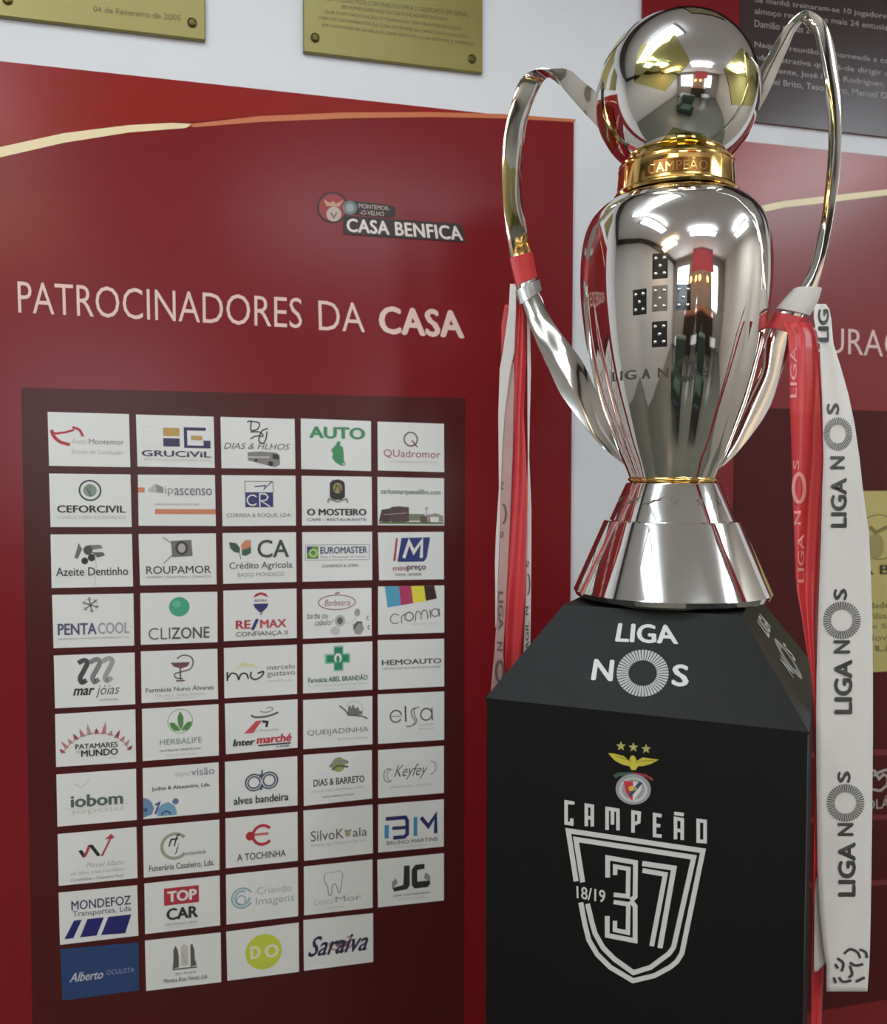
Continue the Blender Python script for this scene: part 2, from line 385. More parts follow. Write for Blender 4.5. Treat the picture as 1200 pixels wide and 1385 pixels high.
def feat(c, r): return [1, c, r, c * r, c * c, r * r, c * c * r, c * r * r, c ** 3, r ** 3]
A_, bx_, by_ = [], [], []
for (r, c), q in MEAS.items():
    for (dc, dr), p in zip(((0, 0), (CW, 0), (0, RH), (CW, RH)), q):
        A_.append(feat(c + dc, r + dr)); bx_.append(p[0]); by_.append(p[1])
A_ = np.array(A_); kx = np.linalg.lstsq(A_, np.array(bx_), rcond=None)[0]; ky = np.linalg.lstsq(A_, np.array(by_), rcond=None)[0]
def grid_px(c, r): f = np.array(feat(c, r)); return float(f @ kx), float(f @ ky)
def card_quad(r, c):
    """TL TR BR BL in picture coordinates"""
    if (r, c) in MEAS: q = MEAS[(r, c)]; return [q[0], q[1], q[3], q[2]]
    return [grid_px(c, r), grid_px(c + CW, r), grid_px(c + CW, r + RH), grid_px(c, r + RH)]

K = (40, 38, 40); G1 = (92, 92, 92); G2 = (142, 140, 138); G3 = (184, 182, 178); NV = (44, 46, 108); RD = (176, 44, 58); OR = (206, 128, 90); GR = (60, 140, 92)
def T(s, x0, y0, x1, y1, c=K, w=0.0, sh=0.0): return ('L', g_text(s, x0, y0, x1, y1, w, sh), c)
def E(g, c): return ('E', g, c)
W_ = (226, 222, 218)
cards = {}
cards[0,0] = ('a red swoosh and grey words', [E(g_curve([(6,33),(9,44),(20,55),(37,60)],6),RD),E(g_line([(5,35),(12,40),(30,37),(45,32)],4),RD),E(g_curve([(42,27),(54,32),(60,44)],4.5),RD),T('Auto',40,48,66,58,G3),T('Montemor',70,48,132,58,G2,.01),T('Escola de Condução',40,68,130,78,G3)])
cards[0,1] = ('gold and navy squares over navy capitals', [E(g_line([(12,24),(43,24),(43,60),(12,60)],1,True),(214,210,206)),E(g_rect(48,24,78,40),(186,150,80)),E(g_rect(48,44,78,60),(48,40,84)),E(g_rect(86,22,127,28),(48,40,84)),E(g_rect(86,22,92,62),(48,40,84)),E(g_rect(86,57,135,62),(48,40,84)),E(g_rect(122,47,135,58),(48,40,84)),E(g_rect(99,38,120,46),(186,150,80)),T('GRUCiViL',8,68,136,80,(60,54,84),.03),T('SERVIÇOS E ENGENHARIA CIVIL',12,84,134,88,G3)])
cards[0,2] = ('curly initials over a grey lorry', [E(g_curve([(50,9),(58,7),(57,24),(70,22),(73,10),(56,7)],2.6),K),E(g_curve([(56,28),(74,28),(80,36),(66,36),(56,42)],3),G1),E(g_curve([(90,20),(78,26),(72,44),(80,50),(86,40),(88,26)],2.6),K),T('DIAS & FILHOS',5,50,132,62,G1,.0,.3),E(g_poly([(50,68),(76,66),(106,68),(112,74),(112,92),(102,97),(50,84)]),(128,126,122)),E(g_poly([(98,70),(110,72),(110,82),(98,80)]),K),E(g_ell(94,90,5),K),E(g_ell(66,84,3),K),E(g_rect(50,76,92,79),(190,188,184))])
cards[0,3] = ('green capitals over a green map shape', [T('AUTO',16,14,130,38,GR,.05),E(g_poly([(74,42),(80,44),(78,50),(84,54),(86,66),(86,80),(90,86),(84,92),(78,90),(68,84),(62,76),(64,68),(60,60),(68,52)]),GR),E(g_ell(86,88,3.5),(150,190,150))])
cards[0,4] = ('a grey ring with a red tail', [E(g_arc(70,34,14,3),G1),E(g_line([(72,36),(84,50)],3),(150,70,80)),T('QUadromor',12,56,134,74,(160,86,96),.0),T('ENGENHARIA E CONSTRUÇÃO',28,78,128,83,G3)])
cards[1,0] = ('a round dark ring emblem over black capitals', [E(g_arc(70,31,18.5,3.2),(50,70,76)),E(g_ell(70,31,12),(128,146,132)),E(g_line([(64,26),(72,42)],1.5),(60,80,70)),E(g_line([(70,20),(70,42)],1),(60,80,70)),T('CEFORCIVIL',12,59,132,73,K,.035),T('CONSULTORIA E FORMAÇÃO',12,77,132,86,G3)])
cards[1,1] = ('an orange bar and grey lettering', [E(g_rect(0,25,12,35),OR),E(g_poly([(18,28),(30,18),(46,24),(46,36),(18,34)]),G3),E(g_poly([(32,18),(46,24),(46,36),(34,34)]),G2),T('ip',49,22,64,42,G2),T('ascenso',66,26,136,40,(112,110,114),.01),T('MONTEMOR-O-VELHO | PORTO | MIRA',30,56,112,61,G2),E(g_rect(30,67,142,77),OR)])
cards[1,2] = ('a navy square holding white curved initials', [E(g_line([(44,12),(98,12),(98,34),(44,34)],1.4,True),G1),E(g_line([(62,22),(84,20),(80,28),(96,12)],2.4),NV),E(g_rect(44,34,98,63),NV),E(g_arc(58,49,10,2.5,40,320),W_),E(g_line([(72,62),(72,36),(84,37),(88,43),(84,49),(74,50),(92,62)],2.5),W_),T('CORREIA & ROQUE, LDA.',8,75,134,84,(104,104,120))])
cards[1,3] = ('a dark arched emblem over heavy black capitals', [E(g_poly([(56,14),(62,8),(74,6),(84,10),(87,16),(87,42),(80,48),(62,48),(56,42)]),K),E(g_ell(72,24,9,11),(150,134,80)),E(g_line([(66,30),(70,18),(76,22),(78,34)],2),K),E(g_line([(52,54),(54,46),(72,52),(90,46),(92,54)],4),G2),T('O MOSTEIRO',10,66,131,80,K,.05),T('CAFÉ - RESTAURANTE',10,84,130,91,G1,.01)])
cards[1,4] = ('dark solar panels under a web address', [T('carlosmarquesefilho.com',6,24,134,38,(110,124,118),.02),E(g_poly([(8,68),(30,64),(24,94),(2,92)]),(70,54,56)),E(g_poly([(28,62),(50,60),(46,94),(20,92)]),(84,66,70)),E(g_poly([(50,61),(66,62),(66,92),(44,94)]),(92,70,76)),E(g_line([(12,78),(62,74)],1),G3),E(g_rect(66,76,100,90),(120,128,104)),E(g_rect(90,80,112,93),(96,84,76)),E(g_poly([(102,78),(124,74),(140,80),(140,92),(104,92)]),(150,140,134)),E(g_line([(104,90),(104,62),(100,66),(108,62)],1.2),G1),E(g_rect(112,82,130,93),W_),E(g_rect(2,93,140,97),(90,110,60))])
cards[2,0] = ('a sprig of dark olives', [E(g_poly([(48,16),(54,28),(46,46),(40,44),(44,30)]),(104,110,96)),E(g_poly([(54,28),(66,20),(86,20),(90,26),(70,30)]),(120,124,112)),E(g_poly([(70,34),(90,34),(94,40),(80,44)]),(90,96,84)),E(g_ell(64,30,8,9),(70,74,64)),E(g_ell(58,50,6,6.5),K),E(g_ell(70,44,6.5,7),K),E(g_line([(76,40),(78,60),(74,98)],1),G3),T('Azeite Dentinho',8,62,134,78,K,.012)])
cards[2,1] = ('a framed portrait over spaced grey capitals', [E(g_poly([(58,14),(96,12),(98,44),(60,46)]),(110,108,106)),E(g_ell(78,28,12,14),(60,58,56)),E(g_ell(78,28,7,9),(170,166,160)),E(g_line([(44,6),(58,18)],2.2),G2),E(g_line([(44,58),(60,42)],2.2),G2),T('ROUPAMOR',12,63,132,78,K,.006),T('HOMEM | SENHORA | CRIANÇA',12,82,132,88,G2)])
cards[2,2] = ('green and orange leaves beside two large capitals', [E(g_poly([(12,18),(26,20),(33,30),(32,40),(22,38),(14,30)]),(60,82,70)),E(g_poly([(35,24),(42,15),(54,14),(54,28),(36,34)]),OR),E(g_poly([(36,34),(54,28),(54,40),(44,46),(36,44)]),(54,96,64)),E(g_line([(32,40),(34,52)],1.4),(60,82,70)),T('CA',66,14,128,50,(62,70,66),.02),T('Crédito Agrícola',12,58,134,75,(70,76,74),.008),T('BAIXO MONDEGO',28,79,118,87,G2)])
cards[2,3] = ('a green square and navy word in a thin box', [E(g_line([(6,26),(136,26),(136,57),(6,57)],1.2,True),G2),E(g_rect(9,29,32,54),(96,140,66)),E(g_rect(9,29,20,42),(52,62,110)),E(g_arc(22,42,7,4),(176,206,110)),T('EUROMASTER',36,30,132,44,(52,62,96),.025),T('Pneus e Manutenção de Veículos',36,48,130,54,G2),T('LOURENÇO & LETRA',39,66,113,73,G1,.01)])
cards[2,4] = ('a slanted navy square with one white letter', [E(g_poly([(38,12),(42,12),(36,60),(31,60)]),RD),E(g_poly([(50,12),(112,11),(104,54),(98,62),(40,62)]),(40,56,120)),E(g_line([(54,54),(66,20),(76,42),(94,18),(92,54)],7),W_),T('mini',30,70,60,80,(170,90,100),.02),T('preço',61,70,102,83,(92,62,92),.03),T('TOCHA - ARAZEDE',34,86,92,91,G1,.01)])
sn = []
for i in range(6):
    a = math.radians(60 * i + 20); x, y = 66 + 15 * math.cos(a), 20 + 15 * math.sin(a)
    sn.append(E(g_line([(66, 20), (x, y)], 2.2), G1))
    for s in (-1, 1):
        b = a + s * .9; mx, my = 66 + 9 * math.cos(a), 20 + 9 * math.sin(a); sn.append(E(g_line([(mx, my), (mx + 5 * math.cos(b), my + 5 * math.sin(b))], 1.5), G2))
cards[3,0] = ('a grey snowflake over violet capitals', sn + [T('PENTA',8,54,76,76,(88,84,118),.035),T('COOL',78,54,134,76,(160,158,172),.03),T('AQUECIMENTO, VENTILAÇÃO E REFRIGERAÇÃO, LDA.',8,81,134,85,G2)])
cards[3,1] = ('a green ball over thin and bold capitals', [E(g_ell(71,28,19),(62,160,126)),E(g_ell(66,22,8,7),(96,180,150)),T('CLI',14,68,54,91,G1,-.005),T('ZONE',56,68,127,91,(76,84,82),.02)])
cards[3,2] = ('a striped balloon over red capitals', [E(g_ell(72,22,16,17),(224,220,218)),E(g_poly([(57,16),(62,8),(72,5),(82,8),(87,16),(72,10)]),RD),E(g_poly([(57,28),(87,28),(84,36),(74,46),(70,46),(60,36)]),NV),T('RE/MAX',60,19,84,24,NV,.01),E(g_rect(70,47,74,50),G1),T('RE',23,60,52,77,RD,.04),T('/',52,58,68,80,NV,.04),T('MAX',70,60,122,77,(186,70,84),.04),T('CONFIANÇA II',23,83,124,94,G1,.01)])
cards[3,3] = ('a barbershop sketch with an oval sign', [E(g_arc(70,28,38,2,ry=15),(150,96,100)),T('Barbearia',44,22,98,35,(150,96,100),0,.3),E(g_line([(66,10),(76,8)],3),(150,96,100)),T('barba ou',8,48,52,60,G1,.0,.4),T('cabelo?',24,62,62,74,G1,.0,.4),E(g_ell(76,66,11,12),(176,172,170)),E(g_ell(76,66,6,7),G1),E(g_ell(66,86,10,9),(196,190,186)),E(g_poly([(102,74),(120,68),(126,84),(118,97),(106,94)]),(150,146,142)),E(g_line([(104,84),(112,70),(122,72)],3),K),E(g_ell(112,50,6,8),(160,156,152)),E(g_arc(90,50,22,1,0,120),G3),E(g_arc(136,62,4,1.4,90,270),K),E(g_arc(138,82,4,1.4,90,270),K)])
cards[3,4] = ('cyan, magenta, yellow and black bars', [E(g_poly([(14,0),(44,0),(48,40),(20,44)]),(78,160,190)),E(g_poly([(44,0),(70,0),(75,36),(48,40)]),(176,60,104)),E(g_poly([(70,0),(98,0),(102,32),(75,36)]),(226,216,70)),E(g_poly([(98,0),(120,0),(126,27),(102,32)]),(58,40,38)),E(g_arc(36,68,10,2,40,320),G1),E(g_curve([(50,78),(50,64),(58,58)],2),G1),E(g_arc(66,64,9,2.4),G1),E(g_curve([(79,74),(81,56),(87,54),(91,60),(92,71)],2),G1),E(g_curve([(92,60),(96,52),(102,52),(105,58),(106,70)],2),G1),E(g_line([(111,50),(112,68)],2),G1),E(g_arc(122,57,8,2),G1),E(g_line([(130,48),(132,66)],2),G1),T('COMUNICAÇÃO',70,78,130,82,G3)])
cards[4,0] = ('a large grey script letter m', [E(g_curve([(42,16),(52,11),(58,16),(52,30),(45,44),(48,53),(56,49)],9),(72,72,74)),E(g_curve([(62,16),(74,10),(80,16),(74,30),(67,44),(70,53),(78,48)],9),(128,128,130)),E(g_curve([(84,15),(96,9),(102,15),(96,30),(89,44),(92,52),(101,46)],9),(158,158,160)),T('mar',32,64,70,78,K,.035,.3),T('jóias',72,60,114,84,G1,0,.3),T('OURIVESARIA',78,86,112,90,G2)])
cards[4,1] = ('a pharmacy cup with a snake', [E(g_poly([(54,24),(90,24),(86,32),(74,36),(60,32)]),(110,66,76)),E(g_line([(72,34),(72,58)],3),(110,66,76)),E(g_line([(64,60),(80,60)],3),(110,66,76)),E(g_curve([(66,16),(78,10),(92,14),(96,26),(90,38),(76,42),(62,46),(64,54),(76,56)],2.6),G1),T('Farmácia Nuno Álvares',8,69,134,80,(96,84,88),.015),T('Dra. Ana L. Simões Monteiro',26,84,118,90,G3),T('DIRECÇÃO TÉCNICA',40,92,104,96,G3)])
cards[4,2] = ('black linked letters under a yellow arc', [E(g_poly([(20,44),(36,30),(52,34),(70,44),(52,40),(36,38)]),(214,216,160)),E(g_line([(6,48),(6,66)],3.4),K),E(g_curve([(7,60),(14,51),(24,54),(28,64),(32,54),(42,53),(47,64)],3.2),K),E(g_curve([(52,50),(51,60),(60,66),(72,60),(76,51),(64,54)],3.2),K),T('marcelo',83,38,138,48,G1),T('gustavo',83,52,138,64,G1),T('SEGUROS, LDA',84,69,134,73,G3)])
cards[4,3] = ('a green pharmacy cross', [E(g_poly([(62,6),(82,6),(82,22),(96,22),(96,42),(82,42),(82,58),(62,58),(62,42),(44,42),(44,22),(62,22)]),(130,186,160)),E(g_poly([(64,9),(80,9),(80,25),(93,25),(93,39),(80,39),(80,55),(64,55),(64,39),(48,39),(48,25),(64,25)]),(40,132,96)),E(g_ell(71,31,8,10),W_),E(g_ell(71,34,3.4,8),(40,132,96)),T('Farmácia ABEL BRANDÃO',10,66,132,79,(56,112,92),.03),T('Dra. Maria Margarida Brandão Maia Teixeira',10,83,132,89,(176,192,184)),T('DIRECÇÃO TÉCNICA',36,92,106,96,(176,192,184))])
cards[4,4] = ('one wide dark word and no emblem', [T('HEMOAUTO',8,40,136,51,G1,.03),T('OFICINA E REPARAÇÃO DE AUTOMÓVEIS',10,55,134,61,G2)])
sky = []
for i in range(13):
    a = math.radians(-158 + i * 11.5); r0 = 62; x = 71 + r0 * math.cos(a); y = 92 + 52 * math.sin(a); h = (7, 12, 8, 10, 14, 20, 9, 22, 8, 13, 8, 9, 7)[i]
    dx, dy = math.cos(a), math.sin(a) ; sky.append(E(g_poly([(x - 4, y + 2), (x - 3 + dx * h * .5, y - h * .5), (x + dx * h, y - h), (x + 3 + dx * h * .4, y - h * .4), (x + 4, y + 2)]), ((150, 60, 72), (190, 120, 120), (178, 150, 146))[i % 3]))
cards[5,0] = ('a red city skyline in an arch', sky + [E(g_arc(71,92,62,1.4,200,340,ry=52),(176,120,120)),T('PATAMARES',34,59,110,69,(70,60,62),.035),T('DO',36,72,42,76,G1),T('MUNDO',44,71,110,84,(56,50,52),.04),T('VIAGENS',92,87,108,90,G3)])
cards[5,1] = ('three green leaves in a ring', [E(g_arc(70,28,23,1.6),(140,176,144)),E(g_poly([(70,8),(76,20),(76,34),(71,46),(66,34),(65,20)]),(84,136,74)),E(g_poly([(50,30),(58,30),(66,38),(70,47),(58,46),(52,38)]),(84,136,74)),E(g_poly([(92,30),(84,30),(76,38),(72,47),(84,46),(90,38)]),(84,136,74)),T('HERBALIFE',32,61,110,72,(120,138,124),.0),T('NUTRIÇÃO DESPORTIVA',32,80,108,86,G1,.01),T('TLM. 91 757 79 98',44,91,98,95,G3)])
cards[5,2] = ('a running figure over a black and red word', [E(g_curve([(50,26),(60,31),(84,30),(104,24)],4),G1),E(g_curve([(68,20),(82,22),(92,18),(90,13),(80,14)],2.2),G2),E(g_poly([(36,62),(60,38),(72,38),(54,62)]),(196,76,84)),E(g_line([(72,40),(82,42),(80,52)],5),K),T('os Mosqueteiros',56,56,104,61,G2),T('Inter',14,72,58,86,K,.05,.15),T('marché',60,68,130,85,(190,52,62),.05,.15),E(g_rect(64,87,128,90),K),T('SUPER',98,92,126,96,K,.02)])
cards[5,3] = ('a pencil sketch of a castle', [E(g_arc(104,26,18,1.2,200,420),G3),E(g_poly([(90,34),(92,18),(96,16),(98,22),(102,14),(106,24),(112,20),(116,30),(120,28),(122,36),(106,38)]),(120,118,116)),E(g_line([(74,16),(86,26),(92,36),(120,40),(132,46)],3),G1),T('QUEIJADINHA',8,62,134,76,(128,126,126)),T('Bolos com história',70,81,132,87,G3)])
cards[5,4] = ('a short word in thin curved strokes', [E(g_arc(38,46,12,3,-10,-330),G1),E(g_line([(26,46),(50,46)],1.6),G1),E(g_line([(58,26),(59,58)],3),K),E(g_curve([(80,30),(71,36),(73,48),(79,58),(72,67),(60,68)],3),G2),E(g_curve([(88,29),(77,34),(78,46),(83,58),(76,66)],1.8),G1),E(g_arc(103,45,12,3),G1),E(g_line([(115,32),(116,58)],3),G1),T('FLORISTA',88,64,122,69,G3),T('DECORAÇÃO',88,72,122,77,G3)])
cards[6,0] = ('green grey letters above their faint reflection', [E(g_line([(30,20),(44,28),(58,14)],3),(208,210,204)),E(g_line([(14,68),(128,66)],1),(196,196,190)),T('iobom',24,42,118,66,(84,98,90),.04),T('iobom',26,82,118,70,(204,202,196),.02)])
cards[6,1] = ('blue bubbles in its lower corner', [T('opti',60,12,88,24,G3),T('visão',90,8,134,22,(110,116,140),.0),T('CASA',70,3,84,6,G3),T('Judite & Alexandre, Lda.',16,38,126,48,(60,74,96),.015),E(g_poly([(0,58),(8,60),(16,68),(20,80),(16,92),(0,97)]),(104,140,172)),E(g_poly([(26,97),(26,84),(34,74),(46,70),(58,78),(62,90),(62,97)]),(116,160,190)),E(g_ell(60,70,6),(92,120,150)),E(g_ell(4,82,4),(60,84,130)),E(g_arc(42,96,8,3,180,360),(60,84,130)),E(g_line([(22,74),(30,70),(22,92)],4),(60,84,130))])
cards[6,2] = ('rounded linked letters over a bold word', [E(g_arc(56,46,14,8,20,360),(72,84,104)),E(g_line([(70,30),(70,62)],6),(72,84,104)),E(g_arc(86,44,14,8,-200,160),(72,84,104)),E(g_line([(72,22),(72,58)],3.4),(72,84,104)),E(g_arc(56,46,14,1.6),W_),E(g_arc(86,44,14,1.6),W_),T('alves bandeira',16,72,124,88,K,.03)])
cards[6,3] = ('a green sphere crossed by grey ribbons', [E(g_ell(72,24,14,15),(150,164,84)),E(g_line([(54,28),(64,18),(84,18),(92,22)],7),(140,140,134)),E(g_line([(58,34),(70,26),(92,30)],4),(96,100,92)),T('DIAS & BARRETO',20,50,126,64,(74,72,70),.025),T('ARQUITECTURA | ENGENHARIA | OBRAS',14,72,126,77,G3),T('www.diasbarreto.pt',38,84,104,89,G1)])
cards[6,4] = ('curly script between two flourishes', [E(g_arc(22,54,10,2.4,60,300,ry=14),G2),E(g_arc(28,54,9,1.4,80,290,ry=12),G1),T('Keyfey',34,34,106,66,(96,92,92),-.004,.45),E(g_arc(112,44,12,1.6,-90,90,ry=14),G2),E(g_arc(120,42,8,1.2,-90,90,ry=10),G3),T('CABELEIREIRO - ESTÉTICA',24,76,116,81,G3)])
cards[7,0] = ('a black and red zigzag arrow pointing up', [E(g_poly([(36,36),(42,34),(50,46),(44,50)]),K),E(g_poly([(44,50),(50,48),(60,26),(54,26)]),(172,60,70)),E(g_poly([(54,26),(62,26),(76,48),(70,50)]),K),E(g_poly([(70,50),(76,50),(92,18),(84,18),(96,8),(102,16),(96,18),(80,50)]),(172,60,70)),T('Manuel Albano',50,60,118,70,G3,0,.3),T('da Silva José Cardoso',22,75,118,84,G3,0,.3),T('Contabilidade e Consultoria Fiscal',22,88,116,94,G2)])
cards[7,1] = ('a leafy wreath round black initials', [E(g_arc(58,44,24,6,40,320),(160,160,140)),T('rf',46,20,68,44,K,.01,.4),T('j',58,40,66,60,K,.01,.4),T('cantanhede',78,56,116,64,G1,0,.3),T('Funerária Casaleiro, Lda.',10,77,132,91,(90,86,80),.015)])
cards[7,2] = ('a red euro-like sign', [E(g_ell(48,40,9),(182,44,60)),E(g_arc(72,40,19,6,40,320),(182,44,60)),E(g_line([(56,38),(84,38)],5),(196,110,90)),T('A TOCHINHA',22,74,118,88,K,.01)])
cards[7,3] = ('slim grey letters with a tiny animal head', [T('SilvoK',14,42,82,63,(94,94,92),.0),E(g_ell(90,54,6,7),(166,160,120)),E(g_ell(86,48,2.4),(140,136,110)),E(g_ell(95,48,2.4),(140,136,110)),T('ala',100,44,130,62,(94,94,92),.0),T('Serviços Agro Florestais Unip. Lda.',14,68,128,75,G3)])
cards[7,4] = ('blue and navy block letters', [E(g_line([(18,44),(18,72)],9),(70,140,186)),E(g_line([(16,31),(58,31),(62,38),(62,66),(56,72),(32,72)],8),(46,50,104)),E(g_line([(30,52),(60,52)],7),(46,50,104)),E(g_line([(80,32),(80,72)],8),(70,140,186)),E(g_line([(92,34),(108,54),(124,32),(124,70)],8),(46,50,104)),T('BRUNO MARTINS',18,78,128,86,G1,.0),T('CONSTRUÇÕES',36,90,112,94,G3)])
cards[8,0] = ('three slanted navy blocks', [T('MONDEFOZ',22,18,130,36,(58,58,92),.015),T('Transportes, Lda',24,38,130,52,(80,80,104),.0),E(g_poly([(26,56),(40,56),(24,90),(8,90)]),(34,34,108)),E(g_poly([(50,56),(80,56),(66,90),(36,90)]),(34,34,108)),E(g_poly([(88,56),(130,56),(118,92),(74,90)]),(34,34,108))])
cards[8,1] = ('a red block over heavy black letters', [E(g_rect(36,14,102,48),(176,50,66)),T('TOP',42,20,98,42,W_,.05),T('CAR',40,54,100,78,(50,48,50),.05),T('MONTEMOR-O-VELHO',38,84,100,89,G2),T('OFICINA AUTO',40,92,98,95,G3)])
cards[8,2] = ('pale blue rings beside grey words', [E(g_arc(31,50,20,3,30,330),(132,164,172)),E(g_arc(31,50,14,5,0,300),(160,188,192)),E(g_arc(29,54,9,2,90,400),(110,150,160)),T('Criando',60,32,128,46,(176,184,184)),T('Imagens',58,52,134,72,(164,176,176))])
cards[8,3] = ('a thin outline of a tooth', [E(g_curve([(42,20),(42,34),(48,46),(51,64),(56,62),(58,46),(64,42),(68,52),(72,62),(76,50),(78,36),(80,22)],1.8),(130,130,134)),E(g_line([(42,20),(50,16),(58,19),(66,16),(74,16),(80,22)],1.6),G3),T('Dental',20,70,60,82,(190,190,190)),T('Mor',64,68,118,80,(150,150,152),.0),T('CLÍNICA DENTÁRIA',20,88,82,92,G3)])
cards[8,4] = ('two heavy black capitals', [E(g_poly([(30,66),(30,50),(38,42),(42,52)]),G2),E(g_poly([(56,18),(68,18),(68,60),(62,68),(34,70),(32,62),(54,58)]),(48,54,48)),E(g_poly([(72,28),(80,18),(100,18),(100,28),(84,30),(84,54),(112,54),(112,62),(106,68),(78,68),(72,60)]),(48,54,48)),E(g_poly([(98,48),(102,36),(112,44),(112,56)]),G2),T('JOSÉ CASTANHEIRA',32,76,112,82,G1,.0),T('CONSTRUÇÕES',44,86,100,90,G3)])
cards[9,0] = ('white slanted lettering', [T('Alberto',14,48,76,66,(190,196,206),.02,.4),T('OCULISTA',82,50,134,60,(140,152,176),.0)])
cards[9,1] = ('two dark cypress shapes beside a pale figure', [E(g_poly([(56,16),(60,24),(62,36),(62,60),(50,62),(52,44),(52,26)]),(88,92,86)),E(g_poly([(84,18),(88,16),(92,30),(92,46),(96,60),(84,62),(84,40)]),(88,92,86)),E(g_poly([(66,20),(74,14),(80,22),(80,58),(66,58)]),(196,192,186)),E(g_line([(68,30),(76,56)],1),G2),E(g_rect(50,62,96,65),(96,96,90)),T('Agro Pecuária',54,70,94,76,G1,0,.3),T('Moreira Rosa Neves, Lda.',32,80,116,90,G1,.01,.3)])
cards[9,2] = ('a lime green disc', [E(g_ell(72,50,36,36,n=40),(196,206,70)),T('D',46,36,66,62,(224,226,196),.05),T('O',74,36,102,64,(224,226,196),.05)])
cards[9,3] = ('brush script over a red oval', [E(g_arc(76,54,24,3,-60,200,ry=14),(176,120,120)),E(g_poly([(60,50),(76,46),(92,52),(88,62),(66,60)]),(140,104,110)),T('Saraiva',8,34,132,74,(46,46,76),.02,.5)])

for (r, c) in sorted(cards):
    lab, items = cards[r, c]
    q = card_quad(r, c)
    uvq = [WALL.uv(*p) for p in q]
    off0 = TH + 0.0012
    mb = MB(); wallbox(mb, uvq, 0.0010, M_CARDBLUE if (r, c) == (9, 0) else M_CARD, off0)
    co = mb.build('sponsor_card', b1)
    co['label'] = ('blue card with ' if (r, c) == (9, 0) else 'white card with ') + lab
    A4 = [np.array(p) for p in uvq]
    def cfn(x, y, off, A4=A4, off0=off0):
        s, t = x / 142, y / 100
        p = (A4[0] * (1 - s) + A4[1] * s) * (1 - t) + (A4[3] * (1 - s) + A4[2] * s) * t
        return WALL.P(p[0], p[1], off0 + 0.0010 + off)
    pL, pE = Print(cfn, .0006, .00004), Print(cfn, .0002, .00005)
    for kind, g, colr in items: (pL if kind == 'L' else pE).put(g, colr)
    pE.build('emblem', co); pL.build('lettering', co)

# ------------------------------------------------------------------ brass plaques (top left)
def plaque(name, label, BLp, BRp, RTp, lines, screws, height=0.30):
    u0, v0 = WALL.uv(*BLp); u1, v1 = WALL.uv(*BRp); v0 = v1 = (v0 + v1) / 2
    t = thing(name, label, 'plaque', WALL.P((u0 + u1) / 2, v0), 'brass plaques above the boards')
    mb = MB(); o = 0.008; e = .0015
    a = [WALL.P(u, v, 0.001) for u, v in rectq(u0, u1, v0, v0 + height)]
    b = [WALL.P(u, v, o) for u, v in rectq(u0, u1, v0, v0 + height)]
    c = [WALL.P(u, v, o + e) for u, v in rectq(u0 + e, u1 - e, v0 + e, v0 + height - e)]
    mb.add(a + b + c, [(0, 1, 2, 3), (8, 11, 10, 9)] + [(i, i + 4, (i + 1) % 4 + 4, (i + 1) % 4) for i in range(4)] + [(i + 4, i + 8, (i + 1) % 4 + 8, (i + 1) % 4 + 4) for i in range(4)], M_BRASS)
    mb.build('plate', t)
    pr = Print(lambda x, y, off: WALL.px(x, y, o + e + off))
    for s, q in lines:
        pr = Print(lambda x, y, off: WALL.px(x, y, o + e + off)); pr.put(g_textq(s, q, .01), (104, 92, 56)); pr.build('engraved_line', t)
    for (x, y) in screws:
        u, v = WALL.uv(x, y); mb = MB(); n = 12; V = []; F = []
        for k, (rr, oo) in enumerate(((.0085, 0), (.0085, .002), (.005, .0042), (.0015, .0046))):
            for i in range(n): V.append(WALL.P(u + rr * math.cos(2 * math.pi * i / n), v + rr * math.sin(2 * math.pi * i / n), o + e + oo))
        for k in range(3): F += [(k * n + i, k * n + (i + 1) % n, (k + 1) * n + (i + 1) % n, (k + 1) * n + i) for i in range(n)]
        F.append(tuple(range(3 * n, 4 * n))); mb.add(V, F, M_BRASSD); mb.build('screw', t)
    return t
plaque('brass_plaque', 'brass plaque at far upper left ending with a February 2005 date', (-70, 20), (278, 54.5), None,
       [('04 de Fevereiro de 2005', [(127, 11.5), (245, 24), (245, 32), (127, 19.5)]), ('Armando Ferreira,', [(125, -12), (196, -5), (196, 4), (125, -3)])],
       [(12, 4), (260, 34.5)])
plaque('brass_plaque', 'brass plaque with five lines of tiny capitals, above the board title', (410, 73), (651, 101.5), None,
       [('A ESTE CLUBE PELO CONTRIBUTO PARA O DESPORTO EM GERAL', [(436, -2), (632, 20), (632, 26), (436, 4)]),
        ('EM HOMENAGEM AOS SÓCIOS FUNDADORES DA CASA', [(462, 9), (604, 26), (604, 32), (462, 15)]),
        ('QUE COM DEDICAÇÃO E TRABALHO SERVIRAM ESTA CASA', [(438, 16), (622, 39), (622, 45), (438, 22)]),
        ('COM OS CUMPRIMENTOS DA CASA EM NOME DA DIRECÇÃO MUNICIPAL', [(430, 24), (632, 50), (632, 56), (430, 30)]),
        ('EM MONTEMOR-O-VELHO, DOS SÓCIOS COM ESTIMA E APREÇO', [(435, 34), (640, 60), (640, 66), (435, 40)])],
       [(425.5, 54.5), (636.5, 83)])

